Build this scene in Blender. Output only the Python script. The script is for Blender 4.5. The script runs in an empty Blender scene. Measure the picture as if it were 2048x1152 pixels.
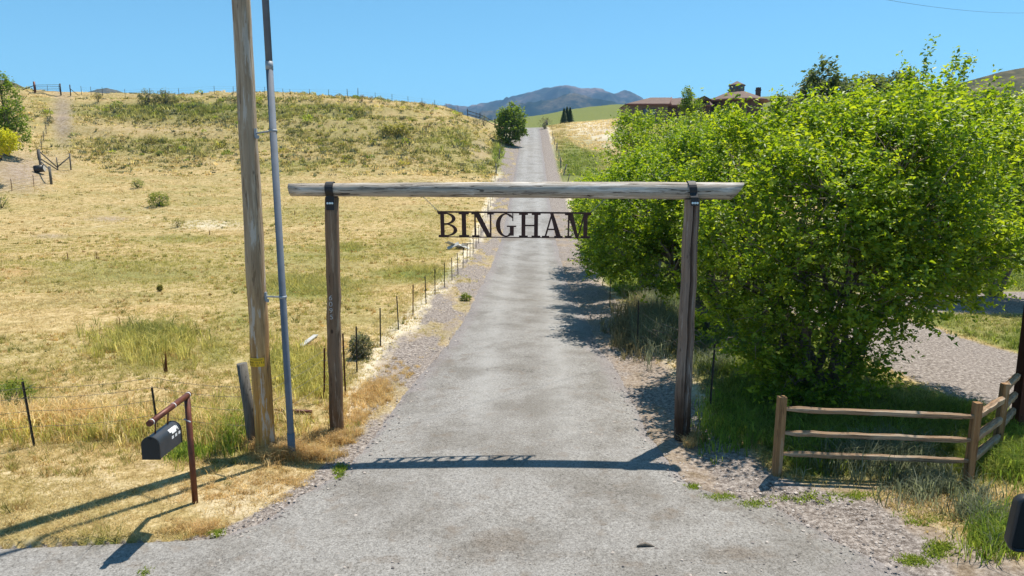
import bpy, math, random
import numpy as np
from mathutils import Vector, Matrix

random.seed(7)
RNG = np.random.default_rng(7)
S = bpy.context.scene
COL = S.collection

# ------------------------------------------------------------------ camera, sky, sun, exposure
CAMZ, F, PITCH = 4.5, 1365.0, math.radians(9.1)
CP, SP = math.cos(PITCH), math.sin(PITCH)
cam = bpy.data.cameras.new('camera')
cam.sensor_width = 36.0
cam.lens = F / 2048 * 36.0
cam.clip_start = 0.05
cam.clip_end = 30000
cam_ob = bpy.data.objects.new('camera', cam)
COL.objects.link(cam_ob)
cam_ob.location = (0, 0, CAMZ)
cam_ob.rotation_euler = (math.pi / 2 - PITCH, 0, 0)
S.camera = cam_ob

SUN_V = Vector((1.17, 1.30, 4.35)).normalized()          # towards the sun
SUN_EL = math.asin(SUN_V.z)
SUN_AZ = math.atan2(SUN_V.x, SUN_V.y)
world = bpy.data.worlds.new('World')
S.world = world
world.use_nodes = True
wn = world.node_tree.nodes
sky = wn.new('ShaderNodeTexSky')
sky.sky_type = 'NISHITA'
sky.sun_disc = False
sky.sun_elevation = SUN_EL
sky.sun_rotation = SUN_AZ
sky.altitude = 1900
sky.air_density = 1.0
sky.dust_density = 0.1
sky.ozone_density = 3.0
tint = wn.new('ShaderNodeMix'); tint.data_type = 'RGBA'; tint.blend_type = 'MULTIPLY'
tint.inputs[0].default_value = 1.0; tint.inputs[7].default_value = (0.70, 1.12, 1.04, 1)     # high dry summer air: a cyan-leaning blue
world.node_tree.links.new(sky.outputs[0], tint.inputs[6])
world.node_tree.links.new(tint.outputs[2], wn['Background'].inputs[0])
wn['Background'].inputs[1].default_value = 0.108
sun = bpy.data.lights.new('sun', 'SUN')
sun.energy = 5.0
sun.angle = math.radians(0.53)
sun.color = (1.0, 0.94, 0.84)
sun_ob = bpy.data.objects.new('sun', sun)
COL.objects.link(sun_ob)
sun_ob.rotation_euler = (-SUN_V).to_track_quat('-Z', 'Y').to_euler()
sun_ob.location = (20, 20, 60)
S.view_settings.view_transform = 'Standard'
S.view_settings.look = 'None'
S.view_settings.exposure = 0.65
S.view_settings.gamma = 1.0
S.render.engine = 'CYCLES'
S.cycles.use_denoising = True
S.cycles.max_bounces = 8
S.cycles.diffuse_bounces = 3
S.cycles.transmission_bounces = 4
S.cycles.transparent_max_bounces = 8
S.cycles.volume_bounces = 0

# ------------------------------------------------------------------ numeric helpers
def ray(u, v):
    cx, up = (np.asarray(u, float) - 1024) / F, (576 - np.asarray(v, float)) / F
    return cx, CP + SP * up, -SP + CP * up          # x, forward, z for unit axial depth

def at(u, v, y):                                     # point of a pixel's ray at forward distance y
    x, f, z = ray(u, v)
    t = y / f
    return np.array([x * t, y, CAMZ + z * t])

def pix(x, y, z):
    ax = y * CP - (z - CAMZ) * SP
    ax = np.where(ax > 0.05, ax, 0.05)
    up = y * SP + (z - CAMZ) * CP
    return 1024 + F * x / ax, 576 - F * up / ax

def hash2(ix, iy, seed):
    n = (ix.astype(np.int64) * 374761393 + iy.astype(np.int64) * 668265263 + seed * 1442695041) & 0x7fffffff
    n = ((n ^ (n >> 13)) * 1274126177) & 0x7fffffff
    n = n ^ (n >> 16)
    return (n & 0xffff) / 65535.0

def vn(x, y, seed=0):                                # value noise 0..1
    x = np.asarray(x, float); y = np.asarray(y, float)
    ix, iy = np.floor(x), np.floor(y)
    fx, fy = x - ix, y - iy
    fx, fy = fx * fx * (3 - 2 * fx), fy * fy * (3 - 2 * fy)
    a, b = hash2(ix, iy, seed), hash2(ix + 1, iy, seed)
    c, d = hash2(ix, iy + 1, seed), hash2(ix + 1, iy + 1, seed)
    return (a * (1 - fx) + b * fx) * (1 - fy) + (c * (1 - fx) + d * fx) * fy

def fbm(x, y, o=4, seed=0):
    s = a = 0.0; k = 1.0; w = 1.0
    for i in range(o):
        s = s + w * vn(np.asarray(x) * k, np.asarray(y) * k, seed + i * 17); a += w; k *= 2.03; w *= 0.5
    return s / a

def smooth(e0, e1, x):
    t = np.clip((np.asarray(x, float) - e0) / (e1 - e0), 0, 1)
    return t * t * (3 - 2 * t)

# ------------------------------------------------------------------ the lie of the land
LD0, LD1, ND, NA = math.log(4), math.log(1600), 520, 340
A0, A1 = -1.5, 1.5
FIELD = [(22, None), (30, 562), (47, 480), (62, 420), (76, 370), (86, 330), (95, 280), (105, 230)]
def field(sky, d=118, k=8):
    return FIELD[:-1] + [(105, 0.5 * (280 + sky) if sky > 200 else 228), (d, sky), (d * 1.18, sky + k), (200, sky + 45), (420, sky + 60), (1600, 300)]
COLS = {
    -900: [(22, None), (40, 500), (62, 400), (75, 320), (90, 240), (118, 165), (140, 170), (220, 210), (420, 250), (1600, 300)],
    0: [(22, None), (30, 562), (47, 480), (62, 420), (68, 388), (76, 325), (90, 270), (104, 215), (118, 172), (140, 180), (200, 215), (420, 250), (1600, 300)],
    100: [(22, None), (30, 562), (47, 480), (62, 420), (76, 366), (86, 318), (95, 275), (105, 225), (118, 181), (140, 188), (200, 215), (420, 250), (1600, 300)],
    220: field(187), 480: field(187), 640: field(190), 740: field(195), 830: field(205), 900: field(214),
    950: [(22, None), (30, 562), (47, 483), (62, 424), (76, 378), (91, 337), (105, 290), (120, 255), (134, 231), (160, 240), (220, 262), (420, 248), (600, 252), (1600, 300)],
    995: [(22, None), (34, 551), (50, 477), (68, 402), (91, 341), (115, 296), (135, 262), (150, 246), (170, 247), (220, 262), (420, 240), (600, 246), (1600, 300)],
    1030: [(22, None), (26.7, 598), (34, 557), (50, 480), (68, 400), (91, 341), (125, 289), (150, 264), (165, 256), (190, 258), (240, 264), (420, 236), (600, 244), (1600, 300)],
    1085: [(22, None), (26.7, 600), (34, 560), (50, 480), (68, 400), (91, 340), (125, 290), (150, 265), (165, 256), (190, 257), (240, 262), (420, 230), (600, 240), (1600, 300)],
    1120: [(22, None), (26.7, 600), (34, 560), (50, 480), (68, 400), (91, 342), (125, 286), (150, 256), (170, 247), (200, 248), (270, 246), (420, 222), (600, 235), (1600, 300)],
    1190: [(22, None), (34, 560), (50, 484), (68, 408), (91, 350), (125, 287), (150, 249), (170, 242), (200, 246), (270, 243), (420, 212), (600, 230), (1600, 300)],
    1255: [(22, None), (34, 560), (50, 486), (68, 415), (91, 355), (125, 280), (138, 245), (150, 238), (200, 245), (270, 238), (420, 207), (600, 225), (1600, 300)],
    1400: [(22, None), (34, 558), (50, 486), (68, 420), (91, 360), (120, 280), (136, 246), (150, 242), (200, 245), (270, 232), (420, 198), (600, 225), (1600, 300)],
    1560: [(22, None), (34, 556), (50, 486), (68, 420), (91, 360), (120, 280), (136, 246), (150, 242), (200, 240), (270, 225), (420, 190), (600, 220), (1600, 300)],
    1800: [(22, None), (34, 554), (50, 480), (68, 415), (91, 355), (136, 270), (200, 240), (300, 220), (420, 205), (600, 200), (1600, 300)],
    2100: [(22, None), (34, 552), (50, 480), (68, 415), (91, 355), (136, 270), (200, 240), (300, 220), (420, 205), (600, 200), (1600, 300)],
    2900: [(22, None), (34, 552), (50, 480), (68, 415), (91, 355), (136, 270), (200, 240), (300, 220), (420, 205), (600, 200), (1600, 300)],
}
def build_table():
    ld = np.linspace(LD0, LD1, ND)
    us = sorted(COLS)
    rows = []
    for u in us:
        D = [4, 15]; Z = [0.0, 0.0]
        for d, v in COLS[u]:
            D.append(d); Z.append(0.0 if v is None else float(at(u, v, d)[2]))
        rows.append(np.interp(ld, np.log(D), Z))
    rows = np.array(rows)
    ua = np.array([(u - 1024) / F / 1.02 for u in us])
    aa = np.linspace(A0, A1, NA)
    T = np.array([np.interp(aa, ua, rows[:, j]) for j in range(ND)]).T
    k = np.array([1, 3, 5, 6, 5, 3, 1.0]); k /= k.sum()
    for _ in range(1):
        P = np.pad(T, ((0, 0), (3, 3)), 'edge'); T = sum(k[i] * P[:, i:i + ND] for i in range(7))
        P = np.pad(T, ((3, 3), (0, 0)), 'edge'); T = sum(k[i] * P[i:i + NA, :] for i in range(7))
    return T
TAB = build_table()

def Hbase(x, y):
    x = np.asarray(x, float); y = np.asarray(y, float)
    yy = np.clip(y, 4, 1590)
    a = np.clip(x / yy, A0, A1 - 1e-6)
    fa = (a - A0) / (A1 - A0) * (NA - 1)
    fd = (np.log(yy) - LD0) / (LD1 - LD0) * (ND - 1)
    ia = np.clip(fa.astype(int), 0, NA - 2); idd = np.clip(fd.astype(int), 0, ND - 2)
    ta, td = fa - ia, fd - idd
    return ((TAB[ia, idd] * (1 - td) + TAB[ia, idd + 1] * td) * (1 - ta)
            + (TAB[ia + 1, idd] * (1 - td) + TAB[ia + 1, idd + 1] * td) * ta)

def flat(u, v):                                      # pixel on the level ground z = 0
    x, f, z = ray(u, v)
    t = -CAMZ / z
    return x * t, f * t

# asphalt edges (x as a function of y)
LE = [flat(*p) for p in [(400, 1080), (470, 1060), (540, 1030), (600, 990), (640, 962), (700, 920), (735, 880), (765, 840), (800, 790), (850, 735), (890, 690)]]
LE = [(-60, 7.35), (-14, 7.55), (-7.0, 7.72)] + LE
RE = [flat(*p) for p in [(1700, 1090), (1560, 1012), (1440, 985), (1375, 962), (1325, 900), (1290, 840), (1262, 790), (1235, 740), (1205, 700)]]
RE = [(60, 5.4), (14, 6.0), (6.4, 6.6), (4.7, 7.2)] + RE
def cen(y): return -0.2 + 0.0285 * np.asarray(y, float)
for yy in (22, 30, 40, 60, 90, 130, 172, 400):
    LE.append((float(cen(yy)) - 2.0, yy)); RE.append((float(cen(yy)) + 2.0, yy))
LEx, LEy = np.array(LE).T
REx, REy = np.array(RE).T
def road_l(y): return np.interp(y, LEy, LEx)
def road_r(y): return np.interp(y, REy, REx)
def road_in(x, y):                                   # signed metres inside the asphalt (approximate)
    return np.minimum(np.minimum(x - road_l(y), road_r(y) - x), 182 - np.asarray(y))

def H(x, y):
    x = np.asarray(x, float); y = np.asarray(y, float)
    z = Hbase(x, y)
    off = smooth(0.1, 3.0, -road_in(x, y))
    far = smooth(15, 90, y)
    hill = smooth(80, 100, y) * smooth(6, 14, np.abs(x - cen(y)))
    z = z + off * (0.05 + 0.12 * far) * (fbm(x * 0.7, y * 0.7, 3, 5) - 0.5) * 1.6
    z = z + hill * 1.1 * (fbm(x * 0.12, y * 0.2, 3, 9) - 0.5)
    z = z + hill * 0.22 * np.sin(z * 3.4 + 3 * vn(x * 0.08, y * 0.08, 3)) * smooth(130, 115, y)
    # left frontage bank a little higher than the street, right verge hump
    z = z + 0.10 * smooth(0.2, 1.2, -road_in(x, y)) * smooth(60, 20, y)
    z = z - 0.03 * smooth(30, 8, y) * smooth(0, 0.6, -road_in(x, y))
    return z

def Hs(x, y): return float(H(np.array([x]), np.array([y]))[0])

def ground(u, v, dmax=600):                          # where a pixel's ray meets the ground
    x, f, z = ray(u, v)
    d = np.exp(np.linspace(math.log(5), math.log(dmax), 4000))
    t = d / f
    h = H(x * t, d)
    below = (CAMZ + z * t) < h
    i = int(np.argmax(below)) if below.any() else len(d) - 1
    return float(x * t[i]), float(d[i]), float(h[i])

# ------------------------------------------------------------------ object helpers
def tag(o, label=None, cat=None, group=None, kind=None):
    if label: o['label'] = label
    if cat: o['category'] = cat
    if group: o['group'] = group
    if kind: o['kind'] = kind
    return o

def thing(name, label, cat, loc=(0, 0, 0), rz=0.0, group=None):
    o = bpy.data.objects.new(name, None)
    COL.objects.link(o)
    o.location = loc; o.rotation_euler = (0, 0, rz)
    o.empty_display_size = 0.2
    return tag(o, label, cat, group)

def link(name, me, mat=None, parent=None, loc=None):
    o = bpy.data.objects.new(name, me)
    COL.objects.link(o)
    if mat is not None and not me.materials: me.materials.append(mat)
    if parent is not None: o.parent = parent
    if loc is not None: o.location = loc
    return o

def np_mesh(name, V, Fc, col=None, smooth_=False):
    """V (n,3), Fc (m,k) with k 3 or 4; col (n,3) point colour attribute."""
    V = np.ascontiguousarray(V, np.float32); Fc = np.ascontiguousarray(Fc, np.int32)
    me = bpy.data.meshes.new(name)
    n, (m, k) = len(V), Fc.shape
    me.vertices.add(n); me.vertices.foreach_set('co', V.ravel())
    me.loops.add(m * k); me.loops.foreach_set('vertex_index', Fc.ravel())
    me.polygons.add(m); me.polygons.foreach_set('loop_start', np.arange(m, dtype=np.int32) * k)
    if smooth_: me.polygons.foreach_set('use_smooth', np.ones(m, bool))
    if col is not None:
        a = me.attributes.new('col', 'FLOAT_COLOR', 'POINT')
        c = np.ones((n, 4), np.float32); c[:, :3] = col
        a.data.foreach_set('color', c.ravel())
    me.update(calc_edges=True)
    return me

class MB:
    def __init__(s): s.v, s.f, s.sm = [], [], []
    def add(s, vs, fs, sm=False):
        b = len(s.v)
        s.v += [tuple(map(float, p)) for p in vs]
        s.f += [tuple(i + b for i in f) for f in fs]
        s.sm += [sm] * len(fs)
        return s
    def box(s, c, d, M=None, bev=0.0):
        x, y, z = d[0] / 2, d[1] / 2, d[2] / 2
        P = [Vector((sx * x, sy * y, sz * z)) for sz in (-1, 1) for sy in (-1, 1) for sx in (-1, 1)]
        if M is not None: P = [M @ p for p in P]
        c = Vector(c)
        return s.add([p + c for p in P], [(0, 2, 3, 1), (4, 5, 7, 6), (0, 1, 5, 4), (2, 6, 7, 3), (0, 4, 6, 2), (1, 3, 7, 5)])
    def tube(s, pts, rad, seg=12, caps=True, sm=True, jit=0.0, ref=None):
        pts = [Vector(p) for p in pts]
        if not hasattr(rad, '__len__'): rad = [rad] * len(pts)
        vs = []; n = len(pts)
        t0 = (pts[1] - pts[0]).normalized()
        r = Vector(ref) if ref else (Vector((0, 0, 1)) if abs(t0.z) < 0.9 else Vector((1, 0, 0)))
        for i, p in enumerate(pts):
            t = (pts[min(i + 1, n - 1)] - pts[max(i - 1, 0)]).normalized()
            a = (r - t * r.dot(t)).normalized(); b = t.cross(a); r = a
            for k in range(seg):
                th = 2 * math.pi * k / seg
                q = rad[i] * (1 + (random.uniform(-jit, jit) if jit else 0))
                vs.append(p + (a * math.cos(th) + b * math.sin(th)) * q)
        fs = [(i * seg + k, i * seg + (k + 1) % seg, (i + 1) * seg + (k + 1) % seg, (i + 1) * seg + k) for i in range(n - 1) for k in range(seg)]
        s.add(vs, fs, sm)
        if caps:
            b = len(s.v) - len(vs)
            s.f += [tuple(b + k for k in reversed(range(seg))), tuple(b + (n - 1) * seg + k for k in range(seg))]
            s.sm += [False, False]
        return s
    def prism(s, poly, y0, y1):                      # polygon in x,z extruded along y
        n = len(poly)
        vs = [(x, y0, z) for x, z in poly] + [(x, y1, z) for x, z in poly]
        fs = [tuple(range(n)), tuple(range(2 * n - 1, n - 1, -1))] + [(i, i + n, (i + 1) % n + n, (i + 1) % n) for i in range(n)]
        return s.add(vs, fs)
    def build(s, name, mat, parent=None, loc=None):
        me = bpy.data.meshes.new(name)
        me.from_pydata(s.v, [], s.f)
        me.polygons.foreach_set('use_smooth', s.sm)
        me.update()
        return link(name, me, mat, parent, loc)

# ------------------------------------------------------------------ materials
def new_mat(name):
    m = bpy.data.materials.new(name); m.use_nodes = True
    nt = m.node_tree
    return m, nt, nt.nodes['Principled BSDF'], nt.links.new
def N(nt, t, **kw):
    n = nt.nodes.new(t)
    for k, v in kw.items():
        if k[0] == '_': setattr(n, k[1:], v)
        else: n.inputs[k.replace('_', ' ')].default_value = v
    return n
def ramp(nt, stops):
    r = nt.nodes.new('ShaderNodeValToRGB')
    e = r.color_ramp.elements
    while len(e) < len(stops): e.new(0.5)
    for el, (p, c) in zip(e, stops):
        el.position = p; el.color = (*c, 1) if len(c) == 3 else c
    return r
def coords(nt, scale=(1, 1, 1), kind='Object'):
    tc = nt.nodes.new('ShaderNodeTexCoord'); mp = nt.nodes.new('ShaderNodeMapping')
    mp.inputs['Scale'].default_value = scale
    nt.links.new(tc.outputs[kind], mp.inputs['Vector'])
    return mp.outputs['Vector']
def noise(nt, vec, scale, detail=4, rough=0.6, dist=0.0):
    n = N(nt, 'ShaderNodeTexNoise', Scale=scale, Detail=detail, Roughness=rough, Distortion=dist)
    nt.links.new(vec, n.inputs['Vector'])
    return n.outputs['Fac']
def mixc(nt, fac, a, b, mode='MIX'):
    m = nt.nodes.new('ShaderNodeMix'); m.data_type = 'RGBA'; m.blend_type = mode
    for i, s in ((0, fac), (6, a), (7, b)):
        if hasattr(s, 'links') or hasattr(s, 'is_output'): nt.links.new(s, m.inputs[i])
        elif isinstance(s, (int, float)): m.inputs[i].default_value = s
        else: m.inputs[i].default_value = (*s, 1)
    return m.outputs[2]
def mathn(nt, op, a, b=None, c=None):
    m = nt.nodes.new('ShaderNodeMath'); m.operation = op
    for i, s in enumerate((a, b, c)):
        if s is None: continue
        if isinstance(s, (int, float)): m.inputs[i].default_value = s
        else: nt.links.new(s, m.inputs[i])
    return m.outputs[0]
def mr(nt, val, a, b, c=0.0, d=1.0):
    m = N(nt, 'ShaderNodeMapRange', From_Min=a, From_Max=b, To_Min=c, To_Max=d)
    nt.links.new(val, m.inputs['Value'])
    return m.outputs[0]
def bump(nt, hgt, bsdf, strength=0.5, dist=0.02):
    b = N(nt, 'ShaderNodeBump', Strength=strength, Distance=dist)
    nt.links.new(hgt, b.inputs['Height']); nt.links.new(b.outputs[0], bsdf.inputs['Normal'])

def plain(name, col, rough=0.6, metal=0.0, var=0.25, scale=8.0, bmp=0.0):
    m, nt, b, L = new_mat(name)
    v = coords(nt)
    n = noise(nt, v, scale, 5)
    dark = tuple(c * (1 - var) for c in col); lite = tuple(min(1, c * (1 + var)) for c in col)
    r = ramp(nt, [(0.3, dark), (0.7, lite)])
    L(n, r.inputs[0]); L(r.outputs[0], b.inputs['Base Color'])
    b.inputs['Roughness'].default_value = rough; b.inputs['Metallic'].default_value = metal
    if bmp: bump(nt, n, b, bmp, 0.01)
    return m

def wood(name, cols, axis=2, fine=38.0, stretch=0.05, crack=0.5, rough=0.85, low=None, flake=None):
    """weathered wood with grain along an axis; low = (height, colour) staining towards the foot"""
    m, nt, b, L = new_mat(name)
    sc = [1.0, 1.0, 1.0]; sc[axis] = stretch
    v = coords(nt, tuple(sc))
    g = noise(nt, v, fine, 6, 0.65, 0.6)
    r = ramp(nt, [(0.25, cols[0]), (0.5, cols[1]), (0.75, cols[2])])
    L(g, r.inputs[0])
    big = noise(nt, coords(nt), 1.7, 4)
    c1 = mixc(nt, mr(nt, big, 0.35, 0.7), r.outputs[0], cols[1], 'MIX')
    sc2 = [1.0, 1.0, 1.0]; sc2[axis] = 0.018
    cr = noise(nt, coords(nt, tuple(sc2)), 16.0, 3, 0.5, 1.0)
    crk = mathn(nt, 'LESS_THAN', mathn(nt, 'ABSOLUTE', mathn(nt, 'SUBTRACT', cr, 0.5)), 0.012)
    c2 = mixc(nt, mathn(nt, 'MULTIPLY', crk, crack), c1, tuple(c * 0.12 for c in cols[0]))
    kn = N(nt, 'ShaderNodeTexVoronoi', Scale=3.2); L(coords(nt, tuple(0.55 if i == axis else 1.0 for i in range(3))), kn.inputs['Vector'])
    knf = mr(nt, kn.outputs['Distance'], 0.05, 0.09, 0.75, 0.0)
    c3 = mixc(nt, knf, c2, tuple(c * 0.2 for c in cols[0]))
    if low:
        sep = nt.nodes.new('ShaderNodeSeparateXYZ'); tc = nt.nodes.new('ShaderNodeTexCoord')
        L(tc.outputs['Object'], sep.inputs[0])
        h = mathn(nt, 'ADD', sep.outputs[2], mathn(nt, 'MULTIPLY', mathn(nt, 'SUBTRACT', big, 0.5), low[0] * 0.5))
        c3 = mixc(nt, mr(nt, h, low[0], low[0] * 0.25), c3, mixc(nt, mr(nt, g, 0.3, 0.7), low[1], low[2]))
    if flake:
        fk = noise(nt, coords(nt, tuple(0.10 if i == axis else 1.0 for i in range(3))), 9.0, 6, 0.7)
        c3 = mixc(nt, mr(nt, fk, 0.56, 0.60, 0.0, 0.75), c3, flake)
        c3 = mixc(nt, mr(nt, fk, 0.40, 0.36, 0.0, 0.6), c3, tuple(c * 0.5 for c in cols[0]))
    L(c3, b.inputs['Base Color'])
    b.inputs['Roughness'].default_value = rough
    b.inputs['Specular IOR Level'].default_value = 0.2
    hgt = mathn(nt, 'SUBTRACT', g, mathn(nt, 'MULTIPLY', crk, 0.8))
    bump(nt, hgt, b, 0.7, 0.012)
    return m

def leaf_mat(name, trans=0.4, tint=(1.25, 1.15, 0.5), rough=0.5, spec=0.35):
    m, nt, b, L = new_mat(name)
    a = nt.nodes.new('ShaderNodeAttribute'); a.attribute_name = 'col'
    L(a.outputs['Color'], b.inputs['Base Color'])
    b.inputs['Roughness'].default_value = rough
    b.inputs['Specular IOR Level'].default_value = spec
    tr = nt.nodes.new('ShaderNodeBsdfTranslucent')
    L(mixc(nt, 1.0, a.outputs['Color'], tint, 'MULTIPLY'), tr.inputs[0])
    mx = nt.nodes.new('ShaderNodeMixShader'); mx.inputs[0].default_value = trans
    L(b.outputs[0], mx.inputs[1]); L(tr.outputs[0], mx.inputs[2])
    L(mx.outputs[0], nt.nodes['Material Output'].inputs[0])
    return m

M = {}
M['leaf'] = leaf_mat('leaf', 0.5, (2.05, 1.87, 0.5), 0.45, 0.4)
M['leaf_far'] = leaf_mat('leaf_far', 0.45, (1.8, 1.65, 0.7))
M['needle'] = leaf_mat('needle', 0.15, (1.2, 1.2, 0.8))
M['grass'] = leaf_mat('grass', 0.5, (1.25, 1.25, 1.0), 0.6, 0.2)
M['bark'] = plain('bark', (0.16, 0.13, 0.10), 0.9, 0, 0.5, 14, 0.6)
M['beam_wood'] = wood('beam_wood', [(0.16, 0.125, 0.095), (0.42, 0.365, 0.30), (0.66, 0.60, 0.53)], axis=0, fine=15, stretch=0.07, crack=0.9, flake=(0.66, 0.61, 0.55))
M['post_wood'] = wood('post_wood', [(0.075, 0.042, 0.024), (0.22, 0.14, 0.088), (0.37, 0.265, 0.18)], fine=20,  low=(1.4, (0.085, 0.045, 0.022), (0.22, 0.125, 0.065)), flake=(0.36, 0.27, 0.19))
M['post_wood_r'] = wood('post_wood_r', [(0.10, 0.065, 0.046), (0.25, 0.178, 0.135), (0.39, 0.30, 0.235)], fine=22,  low=(1.2, (0.035, 0.018, 0.010), (0.075, 0.04, 0.022)), flake=(0.36, 0.31, 0.27))
M['pole_wood'] = wood('pole_wood', [(0.14, 0.085, 0.045), (0.38, 0.28, 0.185), (0.62, 0.51, 0.39)], fine=17, stretch=0.07,  low=(3.6, (0.26, 0.115, 0.025), (0.62, 0.35, 0.11)), flake=(0.56, 0.50, 0.43))
M['grey_wood'] = wood('grey_wood', [(0.07, 0.065, 0.055), (0.14, 0.13, 0.115), (0.22, 0.205, 0.18)])
M['rail_wood'] = wood('rail_wood', [(0.17, 0.095, 0.05), (0.33, 0.21, 0.125), (0.47, 0.34, 0.22)], axis=0, crack=0.5, fine=22, flake=(0.44, 0.34, 0.24))
M['rail_post'] = wood('rail_post', [(0.13, 0.065, 0.028), (0.30, 0.165, 0.075), (0.44, 0.27, 0.14)], crack=0.5, fine=24, flake=(0.40, 0.29, 0.19))
M['brown_post'] = wood('brown_post', [(0.055, 0.02, 0.013), (0.09, 0.033, 0.02), (0.13, 0.05, 0.03)], crack=0.3)
M['galv'] = plain('galv', (0.115, 0.135, 0.165), 0.75, 0.0, 0.15, 5)
M['galv_bright'] = plain('galv_bright', (0.30, 0.32, 0.34), 0.6, 0.2, 0.2, 12)
M['strap'] = plain('strap', (0.018, 0.018, 0.02), 0.6, 0.1, 0.3, 20, 0.2)
M['bolt'] = plain('bolt', (0.70, 0.82, 0.86), 0.4, 0.2, 0.1, 30)
M['rust_sign'] = plain('rust_sign', (0.050, 0.020, 0.016), 0.65, 0.2, 0.35, 16, 0.15)
M['rust_pipe'] = plain('rust_pipe', (0.12, 0.035, 0.018), 0.5, 0.25, 0.4, 9, 0.1)
M['chip_white'] = plain('chip_white', (0.62, 0.6, 0.58), 0.6, 0, 0.1, 20)
M['mailbox'] = plain('mailbox', (0.035, 0.042, 0.052), 0.42, 0.1, 0.2, 6)
M['mailbox_dark'] = plain('mailbox_dark', (0.010, 0.014, 0.016), 0.45, 0.1, 0.2, 6)
M['sticker'] = plain('sticker', (0.75, 0.75, 0.74), 0.5, 0, 0.06, 20)
M['tpost'] = plain('tpost', (0.035, 0.032, 0.026), 0.7, 0.2, 0.4, 12)
M['tpost_rust'] = plain('tpost_rust', (0.11, 0.03, 0.015), 0.8, 0.1, 0.4, 20)
M['wire'] = plain('wire', (0.16, 0.15, 0.13), 0.6, 0.6, 0.2, 5)
M['yellow_tag'] = plain('yellow_tag', (0.78, 0.47, 0.01), 0.55, 0, 0.15, 20)
M['black_print'] = plain('black_print', (0.015, 0.012, 0.008), 0.6)
M['number_steel'] = plain('number_steel', (0.55, 0.52, 0.50), 0.45, 0.2, 0.15, 40)
M['black_plastic'] = plain('black_plastic', (0.02, 0.02, 0.022), 0.5, 0, 0.2, 30)
M['mirror_glass'] = plain('mirror_glass', (0.35, 0.36, 0.36), 0.06, 1.0, 0.02, 1)
M['roof'] = plain('roof', (0.135, 0.082, 0.062), 0.85, 0, 0.2, 1.2)
M['roof_trim'] = plain('roof_trim', (0.17, 0.065, 0.048), 0.7, 0, 0.1, 2)
M['stucco'] = plain('stucco', (0.15, 0.115, 0.085), 0.9, 0, 0.1, 3)
M['house_dark'] = plain('house_dark', (0.08, 0.05, 0.04), 0.9, 0, 0.2, 3)
M['glass'] = plain('glass', (0.05, 0.07, 0.09), 0.08, 0, 0.1, 1)
M['white_scrap'] = plain('white_scrap', (0.42, 0.41, 0.38), 0.6, 0, 0.15, 6)
M['stone'] = plain('stone', (0.20, 0.18, 0.17), 0.9, 0, 0.4, 9)
M['dead_wood'] = plain('dead_wood', (0.30, 0.22, 0.16), 0.9, 0, 0.3, 12)

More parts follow.
